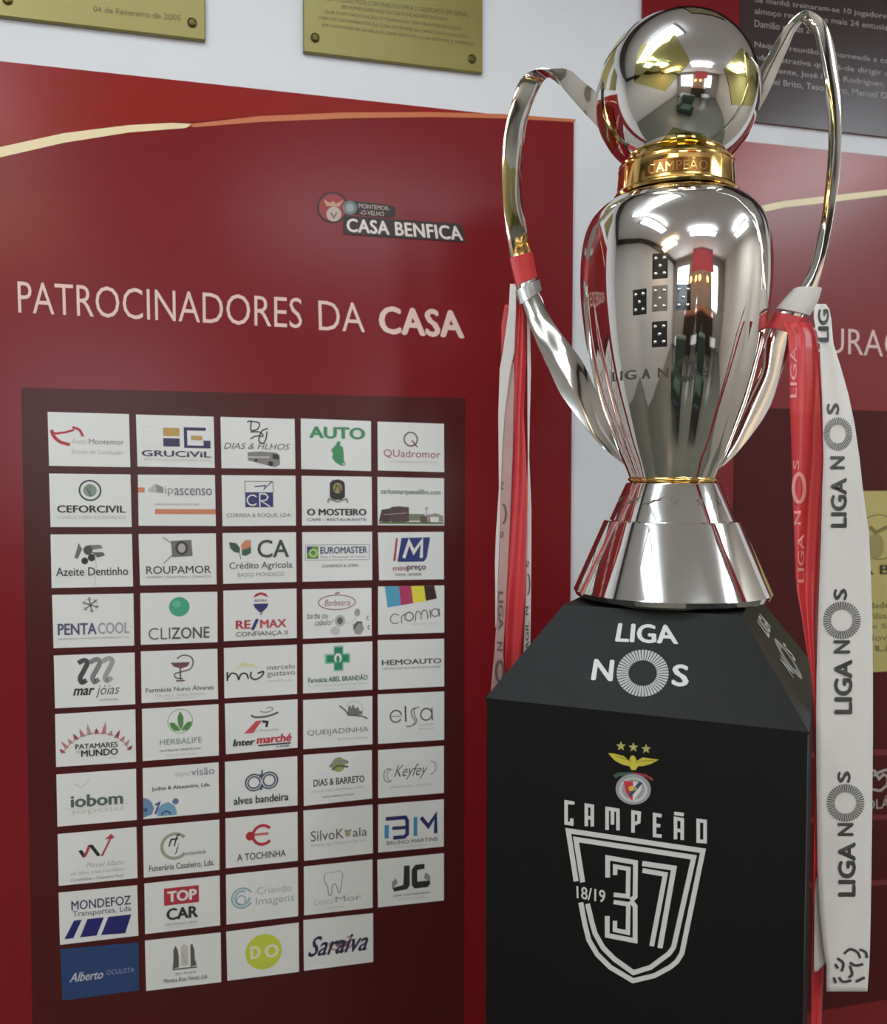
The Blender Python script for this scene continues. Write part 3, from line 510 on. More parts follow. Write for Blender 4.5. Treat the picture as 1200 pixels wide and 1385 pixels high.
# ------------------------------------------------------------------ right-hand boards
B2L = B1R + (DL - B1L) * 0 + (WALL.uv(868, 0)[0] - B1R)
B2DL = WALL.uv(991, 620)[0]; B2W = B1R - B1L
b2 = thing('inauguration_board', 'red board lettered INAUGURAÇÃO partly hidden behind the trophy', 'board', WALL.P(B2L + B2W / 2, BBOT))
mb = MB(); wallbox(mb, rectq(B2L, B2L + B2W, BBOT, BTOP), TH, M_RED2); mb.build('board_panel', b2)
v_t = WALL.uv(1100, 554)[1]; v_b = np.mean([WALL.uv(1115, 1362)[1], WALL.uv(1200, 1350)[1]])
mb = MB(); wallbox(mb, rectq(B2DL, B2L + B2W - (DL - B1L), v_b, v_t), 0.0012, M_DPANEL, TH); tag(mb.build('inset_panel', b2), 'dark maroon rectangle on the red board')
g = g_poly([(B2L + .0005, BTOP)] + [(B2L + B2W - .0005, BTOP)] + [(B2L + B2W - .0005, WALL.uv(1200, 262)[1] + .03)] + [WALL.uv(*p) for p in ((1200, 259), (1111, 270), (1058, 275), (1021, 283), (940, 305))] + [(B2L + .0005, WALL.uv(880, 325)[1])])
up = MB(); up.add([WALL.P(x, y, TH + .0004) for x, y in g[0]], g[1], M_REDUP2); up.build('upper_field', b2)
pr = Print(wfn, .0006)
pr.put(g_poly([(880, 322), (940, 303), (1021, 281), (1058, 273), (1111, 267), (1200, 257), (1330, 250), (1330, 254), (1200, 265), (1111, 276), (1058, 282), (1021, 290), (940, 311), (880, 330)]), M_CREAM)
tag(pr.build('curved_stripe', b2), 'curved cream stripe across the red board')
pr = Print(wfn, .0006)
pr.put(g_textq('INAUGURAÇÃO', [(992, 431), (1277, 441), (1277, 498), (992, 477)], -0.004), (214, 186, 176))
pr.build('title_lettering', b2)
pr = Print(lambda x, y, o: WALL.px(x, y, TH + .0012 + o), .0004)
for (y0, y1) in ((1012, 1020), (1100, 1107), (1188, 1195)):
    pr.put(g_poly([(1050, y0 + 6), (1330, y0 - 6), (1330, y1 - 6), (1050, y1 + 6)]), (112, 38, 42))
pr.build('divider_line', b2)
pr = Print(lambda x, y, o: WALL.px(x, y, TH + .0012 + o), .0004)
LG = (170, 158, 152)
pr.put(g_line([(1170, 1040), (1180, 1041), (1186, 1052), (1192, 1046), (1198, 1049), (1197, 1060), (1188, 1068), (1176, 1066)], 3.4), LG)
pr.put(g_line([(1178, 1048), (1184, 1044), (1194, 1040), (1206, 1040), (1216, 1048), (1212, 1062), (1198, 1070)], 3.4), LG)
pr.put(g_textq('OLÁ', [(1168, 1077), (1200, 1074), (1200, 1091), (1168, 1094)], .01), LG)
tag(pr.build('emblem', b2), 'white looping heart emblem')

b3 = thing('history_board', 'dark grey and red board of white history text, upper right behind the ball', 'board', WALL.P(B2L + B2W / 2, WALL.uv(1100, 175)[1]))
v3 = np.mean([WALL.uv(1020, 163)[1], WALL.uv(1200, 190)[1]])
mb = MB(); wallbox(mb, rectq(B2L, B2L + B2W, v3, v3 + 0.62), TH, M_RED); mb.build('board_panel', b3)
mb = MB(); wallbox(mb, rectq(WALL.uv(998, 60)[0], B2L + B2W - .02, v3 + .0, v3 + .6), 0.001, M_GREYP, TH); tag(mb.build('inset_panel', b3), 'dark grey text field')
def hl(s, x0, x1, yl, h=9.5):
    """one text line: yl = baseline height at x=1018"""
    k = 0.125; pr = Print(lambda x, y, o: WALL.px(x, y, TH + .001 + o), .0003)
    pr.put(g_textq(s, [(x0, yl + k * (x0 - 1018)), (x1, yl + k * (x1 - 1018)), (x1, yl + k * (x1 - 1018) + h), (x0, yl + k * (x0 - 1018) + h)], .006), (158, 150, 148)); pr.build('text_line', b3)
hl('de manhã treinaram-se 10 jogadores e ao', 1018, 1226, -2)
hl('almoço reuniram-se mais 24 entusiastas', 1018, 1216, 13)
hl('Damião e mais 24', 1018, 1098, 29)
hl('Naquela reunião foi nomeada a comissão', 1018, 1236, 58)
hl('administrativa que há-de dirigir o novo', 1018, 1232, 75)
hl('Presidente, José Rosa Rodrigues, Secre-', 1018, 1232, 90)
hl('Daniel Brito, Tesoureiro, Manuel Gourlade', 1022, 1234, 105)

# gold certificate
cu0, cv1 = WALL.uv(1150, 664); _, cv0 = WALL.uv(1190, 907); cu1 = WALL.uv(1340, 660)[0]
ct = thing('gold_certificate', 'pale gold certificate plate with a round crest, right of the white ribbon', 'plaque', WALL.P((cu0 + cu1) / 2, cv0, TH + .0012))
mb = MB(); wallbox(mb, rectq(cu0, cu1, cv0, cv1), .0025, M_GOLDC, TH + .0022); mb.build('plate', ct)
pr = Print(lambda x, y, o: WALL.px(x, y, TH + .0049 + o), .0002)
C1 = (120, 108, 62); C2 = (58, 50, 30)
pr.put(g_arc(1184, 726, 30, 1.4), C1); pr.put(g_ell(1180, 738, 11, 17), (146, 134, 84)); pr.put(g_line([(1172, 712), (1180, 720), (1196, 712)], 5), C1)
pr.put(g_textq('CASA BENFICA', [(1110, 765), (1290, 761), (1290, 774), (1110, 778)], .03), C2)
pr.put(g_textq('CASA', [(1199, 718), (1250, 716), (1250, 730), (1199, 733)], .03), C2)
for i, s in enumerate(('Sociedade Nome', 'dos Filiados de', 'Clube Sport e', 'em Novembro', 'a um')):
    y = 813 + i * 14.6; pr.build('engraved_lettering', ct); pr = Print(lambda x, y, o: WALL.px(x, y, TH + .0049 + o), .0002); pr.put(g_textq(s, [(1140, y + 2), (1240, y - 2), (1240, y + 7), (1140, y + 10)], .015), C1)
pr.build('engraved_lettering', ct)

# ------------------------------------------------------------------ pedestal
PY = -0.40636; PW = 0.4
PC = np.array([0.05857, 1.19371, 0.0]); PZ = CAMZ - 0.30109; PTW = 0.58991; PTH = 0.1223
PA = np.array([math.cos(PY), math.sin(PY), 0.0]); PB = np.array([-math.sin(PY), math.cos(PY), 0.0])
ZV = np.array([0, 0, 1.0])
def PP(s, t, z): return PC + PA * s * PW + PB * t * PW + ZV * z
pi_ = (1 - PTW) / 2
ped = thing('display_pedestal', 'black square pedestal with sloped top carrying the trophy', 'pedestal', PP(.5, .5, 0))
mb = MB()
ZB = .0
V = [PP(0, 0, ZB), PP(1, 0, ZB), PP(1, 1, ZB), PP(0, 1, ZB), PP(0, 0, PZ), PP(1, 0, PZ), PP(1, 1, PZ), PP(0, 1, PZ)]
mb.add(V, [(0, 3, 2, 1), (4, 5, 6, 7), (0, 1, 5, 4), (1, 2, 6, 5), (2, 3, 7, 6), (3, 0, 4, 7)], M_BLACK); mb.build('body', ped)
mb = MB(); e = .0015 / PW
V = [PP(-e, -e, PZ), PP(1 + e, -e, PZ), PP(1 + e, 1 + e, PZ), PP(-e, 1 + e, PZ), PP(-e, -e, PZ + .003), PP(1 + e, -e, PZ + .003), PP(1 + e, 1 + e, PZ + .003), PP(-e, 1 + e, PZ + .003)]
i_ = pi_
V += [PP(i_, i_, PZ + PTH), PP(1 - i_, i_, PZ + PTH), PP(1 - i_, 1 - i_, PZ + PTH), PP(i_, 1 - i_, PZ + PTH)]
F = [(0, 3, 2, 1)] + [(k, (k + 1) % 4, (k + 1) % 4 + 4, k + 4) for k in range(4)] + [(k + 4, (k + 1) % 4 + 4, (k + 1) % 4 + 8, k + 8) for k in range(4)] + [(8, 9, 10, 11)]
mb.add(V, F, M_BLACK); tag(mb.build('sloped_hood', ped), 'pyramid-shaped sloping top of the pedestal')
FRONT = Plane(PP(0, 0, 0), PA, ZV, -PB)
def slope_plane(P0, P1, Q0, Q1):
    U = (P1 - P0); U = U / np.linalg.norm(U); M = (Q0 + Q1) / 2 - (P0 + P1) / 2
    Vv = M - U * (M @ U); Vv = Vv / np.linalg.norm(Vv); N = np.cross(U, Vv); return Plane(P0, U, Vv, N)
HF = slope_plane(V[4], V[5], V[8], V[9]); HS = slope_plane(V[5], V[6], V[9], V[10])
# champion shield on the front, traced in the picture crop (740, 980) at 3.846x
ff = lambda x, y, o: FRONT.px(740 + x / 3.846, 980 + y / 3.846, o)
pr = Print(ff, .0003, .00002)
SW = 18.5
for L in ([(134, 416), (134, 408), (100, 402), (100, 512), (129, 516), (129, 488)], [(205, 528), (205, 419), (236, 424), (236, 530)], [(205, 482), (236, 486)],
          [(313, 548), (313, 436), (369, 445), (370, 550)], [(341, 440), (341, 520)], [(448, 562), (448, 455), (480, 460), (478, 506), (450, 518)],
          [(597, 474), (560, 468), (560, 576), (597, 580)], [(560, 522), (590, 526)], [(669, 596), (669, 488), (704, 494), (704, 599)], [(669, 548), (704, 552)], [(662, 461), (712, 468)]):
    pr.put(g_line(L, SW), M_PRINTW)
pr.put(g_line([(787, 605), (787, 498), (823, 503), (823, 608)], SW, True), M_PRINTW)
pr.build('champion_lettering', ped)
pr = Print(ff, .0003, .00002)
LW = 26
pr.put(g_line([(152, 815), (111, 552), (812, 656), (702, 1190), (676, 1232), (640, 1262), (560, 1305), (448, 1332), (330, 1262), (262, 1195), (218, 1120), (198, 1040), (176, 925)], LW), M_PRINTW)
pr.put(g_line([(186, 820), (151, 597), (764, 690), (659, 1158), (634, 1192), (595, 1220), (540, 1262), (450, 1290), (352, 1220), (292, 1160), (250, 1085), (232, 1020), (211, 932)], LW), M_PRINTW)
pr.put(g_line([(316, 795), (316, 692), (461, 717), (459, 895), (436, 914)], 25), M_PRINTW)
pr.put(g_line([(436, 914), (459, 945), (459, 1124), (314, 1096), (314, 995)], 25), M_PRINTW)
pr.put(g_line([(355, 782), (355, 738), (424, 750), (421, 893), (347, 884)], 23), M_PRINTW)
pr.put(g_line([(347, 922), (424, 934), (421, 1082), (354, 1068), (354, 1020)], 23), M_PRINTW)
pr.put(g_line([(496, 722), (661, 746), (588, 1162)], 27), M_PRINTW)
pr.put(g_line([(497, 758), (616, 779), (545, 1152)], 25), M_PRINTW)
tag(pr.build('shield_emblem', ped), 'white double-lined shield holding the number 37')
pr = Print(ff, .0003)
pr.put(g_textq('18/19', [(153, 838), (305, 862), (303, 927), (155, 903)], .02), M_PRINTW)
pr.build('season_lettering', ped)
pr = Print(ff, .0003, .00012)
YL = (196, 186, 66)
for x, y in ((385, 112), (450, 118), (516, 126)): pr.put(g_star(x, y, 27), (176, 172, 104))
pr.put(g_poly([(318, 148), (350, 150), (400, 163), (428, 186), (436, 164), (448, 158), (462, 170), (466, 188), (500, 170), (582, 182), (540, 205), (500, 215), (475, 216), (462, 236), (440, 236), (430, 216), (395, 208), (355, 188)]), YL)
pr.put(g_line([(440, 190), (400, 176), (352, 160)], 4), (140, 128, 40)); pr.put(g_line([(462, 196), (510, 186), (560, 186)], 4), (140, 128, 40))
pr.put(g_poly([(345, 262), (372, 248), (445, 246), (445, 262), (375, 268), (358, 280)]), (60, 92, 78))
pr.put(g_poly([(445, 246), (515, 256), (552, 278), (553, 294), (515, 272), (445, 262)]), (140, 46, 60))
pr.put(g_ell(450, 335, 92, 80, rot=.1), (150, 154, 156)); pr.put(g_ell(450, 338, 74, 64, rot=.1), (190, 194, 196)); pr.put(g_ell(450, 335, 60, 54, rot=.1), (150, 154, 156))
pr.put(g_poly([(400, 290), (450, 295), (498, 300), (488, 345), (447, 398), (412, 350)]), (214, 212, 210))
pr.put(g_poly([(400, 290), (450, 295), (447, 398), (412, 350)]), (190, 50, 60))
pr.put(g_poly([(482, 292), (500, 302), (440, 372), (424, 362)]), (60, 72, 112))
pr.put(g_ell(440, 330, 14, 14), (206, 170, 60)); pr.put(g_text('SLB', 430, 322, 470, 340, .01), (210, 200, 120))
tag(pr.build('club_crest', ped), 'coloured club crest with yellow eagle and three stars')
# sloped face: LIGA NOS
def liga(fn, M, parent, lname):
    pr = Print(fn, .0003, .00002)
    pr.put(g_textq('LIGA', [(200, 115), (470, 125), (487, 218), (183, 205)], .035), M)
    pr.put(g_textq('N', [(85, 287), (182, 292), (172, 394), (68, 388)], .035), M)
    pr.put(g_textq('S', [(460, 310), (537, 316), (535, 422), (452, 416)], .035), M)
    pr.put(g_ticks(316, 355, 68, 124, 46, 12, ry=.9), mat('print_grey', (172, 178, 178), .5) if M is M_PRINTW else M)
    return pr.build(lname, parent)
hf = lambda x, y, o: HF.px(780 + x / 3.53, 810 + y / 3.53, o)
liga(hf, M_PRINTW, ped, 'hood_lettering')
Wd = np.linalg.norm(V[5] - V[4])
def hs(x, y, o):
    u, v = HF.uv(780 + x / 3.53, 810 + y / 3.53); return HS.P(u, v, o)
tag(liga(hs, M_PRINTW, ped, 'hood_lettering'), 'lettering on the right-hand slope')

# ------------------------------------------------------------------ trophy
TX, TY = 0.3315, 1.2986
TS = TY / FPX
def tz(py):
    """height on the trophy axis seen at picture row py"""
    return at_y(600 + TX / TY * FPX, py, TY)[2]
HT = PZ + PTH
tro = thing('trophy', 'tall silver two-handled cup with a football on top', 'trophy', (TX, TY, HT))
def lathe(mb, prof, m, n=96, lobes=None, cap0=True, cap1=True, cx=TX, cy=TY):
    V = []; F = []
    for k, (r, z) in enumerate(prof):
        for i in range(n):
            a = 2 * math.pi * i / n; rr = r
            if lobes: rr = r * lobes(a, z)
            V.append((cx + rr * math.cos(a), cy + rr * math.sin(a), z))
    for k in range(len(prof) - 1):
        for i in range(n):
            j = (i + 1) % n; F.append((k * n + i, k * n + j, (k + 1) * n + j, (k + 1) * n + i))
    if cap0: F.append(tuple(reversed(range(n))))
    if cap1: F.append(tuple(range((len(prof) - 1) * n, len(prof) * n)))
    mb.add(V, F, m)
def smooth_prof(pts, k=6):
    P = [np.array(p, float) for p in pts]; P = [2 * P[0] - P[1]] + P + [2 * P[-1] - P[-2]]; out = []
    for i in range(1, len(P) - 2):
        for j in range(k):
            t = j / k; a, b, c, d = P[i - 1:i + 3]
            out.append(0.5 * ((2 * b) + (-a + c) * t + (2 * a - 5 * b + 4 * c - d) * t * t + (-a + 3 * b - 3 * c + d) * t ** 3))
    out.append(P[-2]); return out
def R(px): return px * TS
# base cone
mb = MB(); lathe(mb, [(R(112), HT), (R(122), HT + .002), (R(128), HT + .006), (R(130.5), HT + .012), (R(131), tz(798)), (R(130), tz(796)), (R(91.5), tz(706)), (R(90), tz(703.5)), (R(82), tz(702.5))], M_SILVER, 128, cap1=False)
tag(mb.build('base', tro, auto=30), 'wide flared silver base')
mb = MB(); lathe(mb, [(R(84), tz(704)), (R(82), tz(700)), (R(62.5), tz(655)), (R(61), tz(653)), (R(56), tz(652))], M_SILVER, 128, cap1=True)
mb.build('collar', tro, auto=30)
mb = MB(); lathe(mb, smooth_prof([(R(56), tz(652.5)), (R(59), tz(650)), (R(59), tz(647)), (R(56.5), tz(645))], 3), M_GOLD, 96)
tag(mb.build('neck_ring', tro, smooth=True), 'thin gold ring where cup meets base')
def on_cone(r0, z0, r1, z1):
    def fn(x, y, o):
        """x = picture px from the axis along the girth, y = picture row"""
        z = tz(y); t = (z - z0) / (z1 - z0); r = r0 + (r1 - r0) * t
        a = -math.pi / 2 + x / (r / TS) ; return np.array([TX + (r + o) * math.cos(a), TY + (r + o) * math.sin(a), z])
    return fn
cf = on_cone(R(82), tz(700), R(62.5), tz(655))
for k in range(14):
    pr = Print(cf, .0008); pr.put(g_star(-14 + k * 32.5, 676, 6.5), (112, 104, 100)); o = pr.build('star', tro)
# cup with fluted lower body; facets run in vertical leaves
CUP = smooth_prof([(57.5, 646), (64, 630), (74.5, 607), (87, 574), (97.5, 545), (107, 512), (115.5, 473), (121.5, 432), (124.6, 400), (125.3, 370), (124, 343), (120, 318), (113.5, 301), (107, 291), (97, 281), (85, 273.5), (70, 268)], 5)
ztop, zbot = tz(268), tz(646)
NL = 10
def lob(a, z):
    t = (ztop - z) / (ztop - zbot); amp = 0.004 + 0.036 * max(0, min(1, (t - .22) / .5)) ** 1.2
    ph = ((a + math.pi / 2) * NL / (2 * math.pi)) % 1.0
    return 1 - amp * (4 * (ph - .5) ** 2 if False else (1 - 4 * (ph - .5) ** 2) * .0 + 4 * (ph - .5) ** 2)
mb = MB(); lathe(mb, [(R(r), tz(y)) for r, y in CUP], M_SILVERC, 200, lobes=lob)
mb.build('cup', tro, auto=50)
cup_r = [(tz(y), R(r)) for r, y in CUP]
def cup_fn(x, y, o):
    x /= 1.098; y = 643 - (643 - y) / 1.098
    z = tz(y); zs = [c[0] for c in cup_r]; r = float(np.interp(z, zs, [c[1] for c in cup_r]))
    a = -math.pi / 2 - (VA) + math.asin(max(-1, min(1, x * TS / r)))
    rr = r * lob(a, z) + o
    return np.array([TX + rr * math.cos(a), TY + rr * math.sin(a), z])
VA = math.atan2(TX, TY)          # the cup is seen slightly from its left
for (cx, cy, w_) in ((-19, 362, 20), (-46, 407, 18), (-19, 405, 20), (11, 405, 20), (-19, 452, 20)):
    pr = Print(cup_fn, .0008, 0)
    hw, hh = w_ / 2, 17
    pts = [(cx - hw, cy - hh), (cx + hw, cy - hh), (cx + hw, cy + hh * .6), (cx + hw * .6, cy + hh), (cx - hw * .6, cy + hh), (cx - hw, cy + hh * .6)]
    gV, gF = [], []
    for j in range(7):
        for i in range(5):
            gV.append((cx - hw + 2 * hw * i / 4, cy - hh + 2 * hh * j / 6))
    for j in range(6):
        for i in range(4): gF.append((j * 5 + i, j * 5 + i + 1, j * 5 + i + 6, j * 5 + i + 5))
    pr.put((gV, gF), M_BLACKM if (cx, cy) != (-19, 405) else M_ENGR); esc = pr.build('escutcheon', tro)
    for dx, dy in ((-.55, -.6), (.55, -.6), (0, 0), (-.55, .6), (.55, .6)):
        c3 = cup_fn(cx + dx * hw, cy + dy * hh, .001); mb = MB(); n, V2, F2 = 8, [], []
        rr = .0028
        for k in range(1, 5):
            for i in range(n):
                ph, th = math.pi * k / 5, 2 * math.pi * i / n
                V2.append(c3 + rr * np.array([math.sin(ph) * math.cos(th), math.cos(ph), math.sin(ph) * math.sin(th)]))
        for k in range(3): F2 += [(k * n + i, k * n + (i + 1) % n, (k + 1) * n + (i + 1) % n, (k + 1) * n + i) for i in range(n)]
        F2 += [tuple(reversed(range(n))), tuple(range(3 * n, 4 * n))]
        mb.add(V2, F2, M_SILVER); mb.build('boss', esc, smooth=True)
pr = Print(cup_fn, .0008)
for ch, x0, x1 in (('L', -84, -76), ('I', -72, -69.5), ('G', -66, -51), ('A', -44, -32), ('N', -21, -7), ('S', 38, 46)):
    pr.put(g_text(ch, x0, 497, x1, 510, .02), M_ENGR)
pr.put(g_ticks(16, 500, 9, 16, 28, 1.8), M_ENGR)
pr.build('raised_lettering', tro)
# gold ring
mb = MB(); lathe(mb, [(R(66), tz(272)), (R(80), tz(269)), (R(81.5), tz(266)), (R(80), tz(263)), (R(77.5), tz(261)), (R(75.5), tz(234)), (R(76), tz(231)), (R(74), tz(227)), (R(75), tz(225)), (R(72), tz(222)), (R(60), tz(221))], M_GOLD, 128)
tag(mb.build('gold_ring', tro, auto=35), 'polished gold ring under the football')
def ring_fn(x, y, o):
    z = tz(y); r = R(np.interp(y, (234, 261), (75.5, 77.5))) + o
    a = -math.pi / 2 - VA + x * TS / r; return np.array([TX + r * math.cos(a), TY + r * math.sin(a), z])
pr = Print(ring_fn, .0004, .0003)
n = 14; gV = []; gF = []
for i in range(n + 1): gV += [(-42 + 84 * i / n + 2, 239), (-42 + 84 * i / n + 2, 258)]
for i in range(n): gF.append((2 * i, 2 * i + 2, 2 * i + 3, 2 * i + 1))
pr.put((gV, gF), M_GENGR); pr.put(g_text('CAMPEÃO', -36, 240, 40, 256, .01, space=1.1), M_GOLD); tag(pr.build('ring_lettering', tro), 'raised letters on the dark panel of the gold ring')
# ball: polished sphere with pale gold pentagons
BR = R(106.5); BC = np.array([TX, TY, tz(132)])
mb = MB(); n1, n2 = 96, 48; V = [BC + np.array([0, 0, -BR])]; F = []
for k in range(1, n2):
    for i in range(n1):
        ph = math.pi * k / n2; a = 2 * math.pi * i / n1
        V.append(BC + BR * np.array([math.sin(ph) * math.cos(a), math.sin(ph) * math.sin(a), -math.cos(ph)]))
V.append(BC + np.array([0, 0, BR])); L = len(V) - 1
for i in range(n1): F.append((0, 1 + (i + 1) % n1, 1 + i)); F.append((L, 1 + (n2 - 2) * n1 + i, 1 + (n2 - 2) * n1 + (i + 1) % n1))
for k in range(n2 - 2):
    for i in range(n1): F.append((1 + k * n1 + i, 1 + k * n1 + (i + 1) % n1, 1 + (k + 1) * n1 + (i + 1) % n1, 1 + (k + 1) * n1 + i))
mb.add(V, F, M_SILVER); ball = mb.build('football', tro, smooth=True)
g_ = (1 + 5 ** .5) / 2
ico = [np.array(v, float) / math.sqrt(1 + g_ * g_) for v in [(0, s1, s2 * g_) for s1 in (-1, 1) for s2 in (-1, 1)] + [(s1, s2 * g_, 0) for s1 in (-1, 1) for s2 in (-1, 1)] + [(s2 * g_, 0, s1) for s1 in (-1, 1) for s2 in (-1, 1)]]
# turn one pentagon to the upper left of the visible side
tgt = np.array([-.436, -.90, .04]); tgt /= np.linalg.norm(tgt)
Rm = np.array(Vector(ico[0]).rotation_difference(Vector(tgt)).to_matrix()) 
Rm = np.array(Matrix.Rotation(math.radians(24), 3, Vector(tgt))) @ Rm
ico = [Rm @ v for v in ico]
for v in ico:
    nb = sorted(ico, key=lambda q: -(q @ v))[1:6]
    cor = []
    ax = np.cross(v, [0.3, 0.2, 1.0]); ax /= np.linalg.norm(ax); ay = np.cross(v, ax)
    nb.sort(key=lambda q: math.atan2(q @ ay, q @ ax))
    for q in nb:
        p = v * 2 / 3 + q / 3; cor.append(p / np.linalg.norm(p))
    mb = MB(); m_ = 6; V = []; F = []
    for k in range(5):
        a, b = cor[k], cor[(k + 1) % 5]; idx = {}
        for i in range(m_ + 1):
            for j in range(m_ + 1 - i):
                p = v * (m_ - i - j) + a * i + b * j; idx[i, j] = len(V); V.append(BC + (BR + .0006) * p / np.linalg.norm(p))
        for i in range(m_):
            for j in range(m_ - i):
                F.append((idx[i, j], idx[i + 1, j], idx[i, j + 1]))
                if i + j < m_ - 1: F.append((idx[i + 1, j], idx[i + 1, j + 1], idx[i, j + 1]))
    mb.add(V, F, M_GOLDP); mb.build('pentagon_panel', ball, smooth=True)

# handles
def hplane_y(px):
    """depth of the vertical handle plane at picture column px"""
    dx = (px - 600) / FPX / cp * 1.0
    # ray x = dx*Y ; point on line (TX + s*PA.x, TY + s*PA.y)
    # (TX + s ax) = dx (TY + s ay)
    s = (dx * TY - TX) / (PA[0] - dx * PA[1]); return TY + s * PA[1]
def crom(P, k=6):
    return [tuple(p) for p in smooth_prof(P, k)]
def strip(mb, Apts, Bpts, th, m, n_in=3, crown=0.0015):
    n = len(Apts); V = []; F = []; W2 = 5
    for i in range(n):
        A, B = np.array(Apts[i]), np.array(Bpts[i])
        M0 = (np.array(Apts[max(0, i - 1)]) + np.array(Bpts[max(0, i - 1)])) / 2; M1 = (np.array(Apts[min(n - 1, i + 1)]) + np.array(Bpts[min(n - 1, i + 1)])) / 2
        T_ = M1 - M0; N_ = np.cross(T_, B - A); N_ = N_ / (np.linalg.norm(N_) + 1e-9)
        top = [A + (B - A) * k / W2 + N_ * (th / 2 * (.35 if k in (0, W2) else 1) + crown * (1 - (2 * k / W2 - 1) ** 2)) for k in range(W2 + 1)]
        bot = [A + (B - A) * k / W2 - N_ * (th / 2 * (.35 if k in (0, W2) else 1) - crown * (1 - (2 * k / W2 - 1) ** 2) * .5) for k in range(W2, -1, -1)]
        V += top + bot
    c = 2 * (W2 + 1)
    for i in range(n - 1):
        for k in range(c): F.append((i * c + k, i * c + (k + 1) % c, (i + 1) * c + (k + 1) % c, (i + 1) * c + k))
    F += [tuple(reversed(range(c))), tuple(range((n - 1) * c, n * c))]
    mb.add(V, F, m)
HL = [(848,632,862,604,0),(811,601,826,566,0),(787,572,803,521,0),(760,535,787,488,0),(745,504,769,464,0),(726,464,747,434,0),(711,424,733,404,0),(703,397,727,385,0),(694,362,720,352,0),(686,320,714,318,0),(680,265,705.5,262,0),(680,200,709,192,0),(690,145,716,153,0),(704,108,729,120,0),(724,94,740,105,0),(745,93,749,108,0),(768,94,762,120,.005),(787,109,781,142,.01),(806,124,801,164,.02),(830,148,824,188,.03)]
HR = [(966,640,950,612,0),(990,620,985,585,0),(1013,593,1000,555,0),(1040,553,1016,530,0),(1055,510,1030,500,0),(1069,470,1037,462,0),(1082,435,1052,428,0),(1098,408,1070,404,0),(1108,380,1086,383,0),(1115,352,1099,354,0),(1122,322,1106,322,0),(1129,282,1113,285,0),(1135,243,1118,243,0),(1138,195,1121,195,0),(1138,150,1120,155,0),(1135,108,1115,115,0),(1129,65,1108,74,0),(1116,30,1100,45,0),(1092,14,1087,32,0),(1071,27,1076,42,0),(1054,50,1066,64,0),(1036,80,1053,94,.005),(1020,110,1040,124,.01),(1006,136,1021,158,.02),(992,164,1003,188,.03)]
def handle(data, wd, name, lab):
    A, B = [], []
    for (ax, ay, bx, by, dy) in data:
        Y = hplane_y((ax + bx) / 2) + dy
        A.append(at_y(ax, ay, Y - wd)); B.append(at_y(bx, by, Y + wd))
    A, B = crom(A), crom(B)
    mb = MB(); strip(mb, A, B, .0035, M_SILVER); o = mb.build(name, tro, auto=60); o['label'] = lab
    return A, B
LA, LB = handle(HL, .008, 'handle', 'left silver strap handle')
RA, RB = handle(HR, .008, 'handle', 'right silver strap handle')

# ------------------------------------------------------------------ ribbons
def ribbon(rows, m, fold=0.0, nf=1.0, sub=8, th=.0006, phase=0.0):
    """rows: (y, xl, xr, Yl, Yr) in picture rows and true depth; returns builder mesh and surface function"""
    rows = sorted(rows); ys = np.array([r[0] for r in rows], float); D = [np.array([r[k] for r in rows], float) for k in range(1, 5)]
    def f(s, y, off):
        xl, xr, Yl, Yr = [np.interp(y, ys, d) for d in D]
        Y = Yl + (Yr - Yl) * s + fold * math.sin(2 * math.pi * nf * s + phase + y * .012) * min(1, abs(xr - xl) / 20)
        return at_y(xl + (xr - xl) * s, y, Y - off)
    def fpx(x, y, off):
        xl, xr = np.interp(y, ys, D[0]), np.interp(y, ys, D[1]); return f((x - xl) / (xr - xl), y, off)
    mb = MB(); n = max(8, int((ys[-1] - ys[0]) / 8)); V = []; F = []
    yy = sorted(set(list(np.linspace(ys[0], ys[-1], n)) + list(ys))); n = len(yy)
    for sgn in (1, -1):
        for y in yy:
            for i in range(sub + 1): V.append(f(i / sub, y, sgn * th / 2))
    q = sub + 1; h = n * q
    for j in range(n - 1):
        for i in range(sub):
            a = j * q + i; F.append((a, a + q, a + q + 1, a + 1)); a += h; F.append((a, a + 1, a + q + 1, a + q))
    for j in range(n - 1):
        for i in (0, sub):
            a = j * q + i; F.append((a, a + q, a + q + h, a + h) if i else (a, a + h, a + q + h, a + q))
    for i in range(sub):
        F.append((i, i + 1, i + 1 + h, i + h)); a = (n - 1) * q + i; F.append((a, a + h, a + 1 + h, a + 1))
    mb.add(V, F, m); return mb, fpx
def wrap(parent, A, B, i0, i1, m, th=.012, grow=.18, name='wrap'):
    P, Q = [], []
    for i in range(i0, i1 + 1):
        a, b = np.array(A[i]), np.array(B[i]); d = b - a; P.append(a - d * grow); Q.append(b + d * grow)
    mb = MB(); strip(mb, P, Q, th, m); return mb.build(name, parent, auto=60)
RBY = 1.165
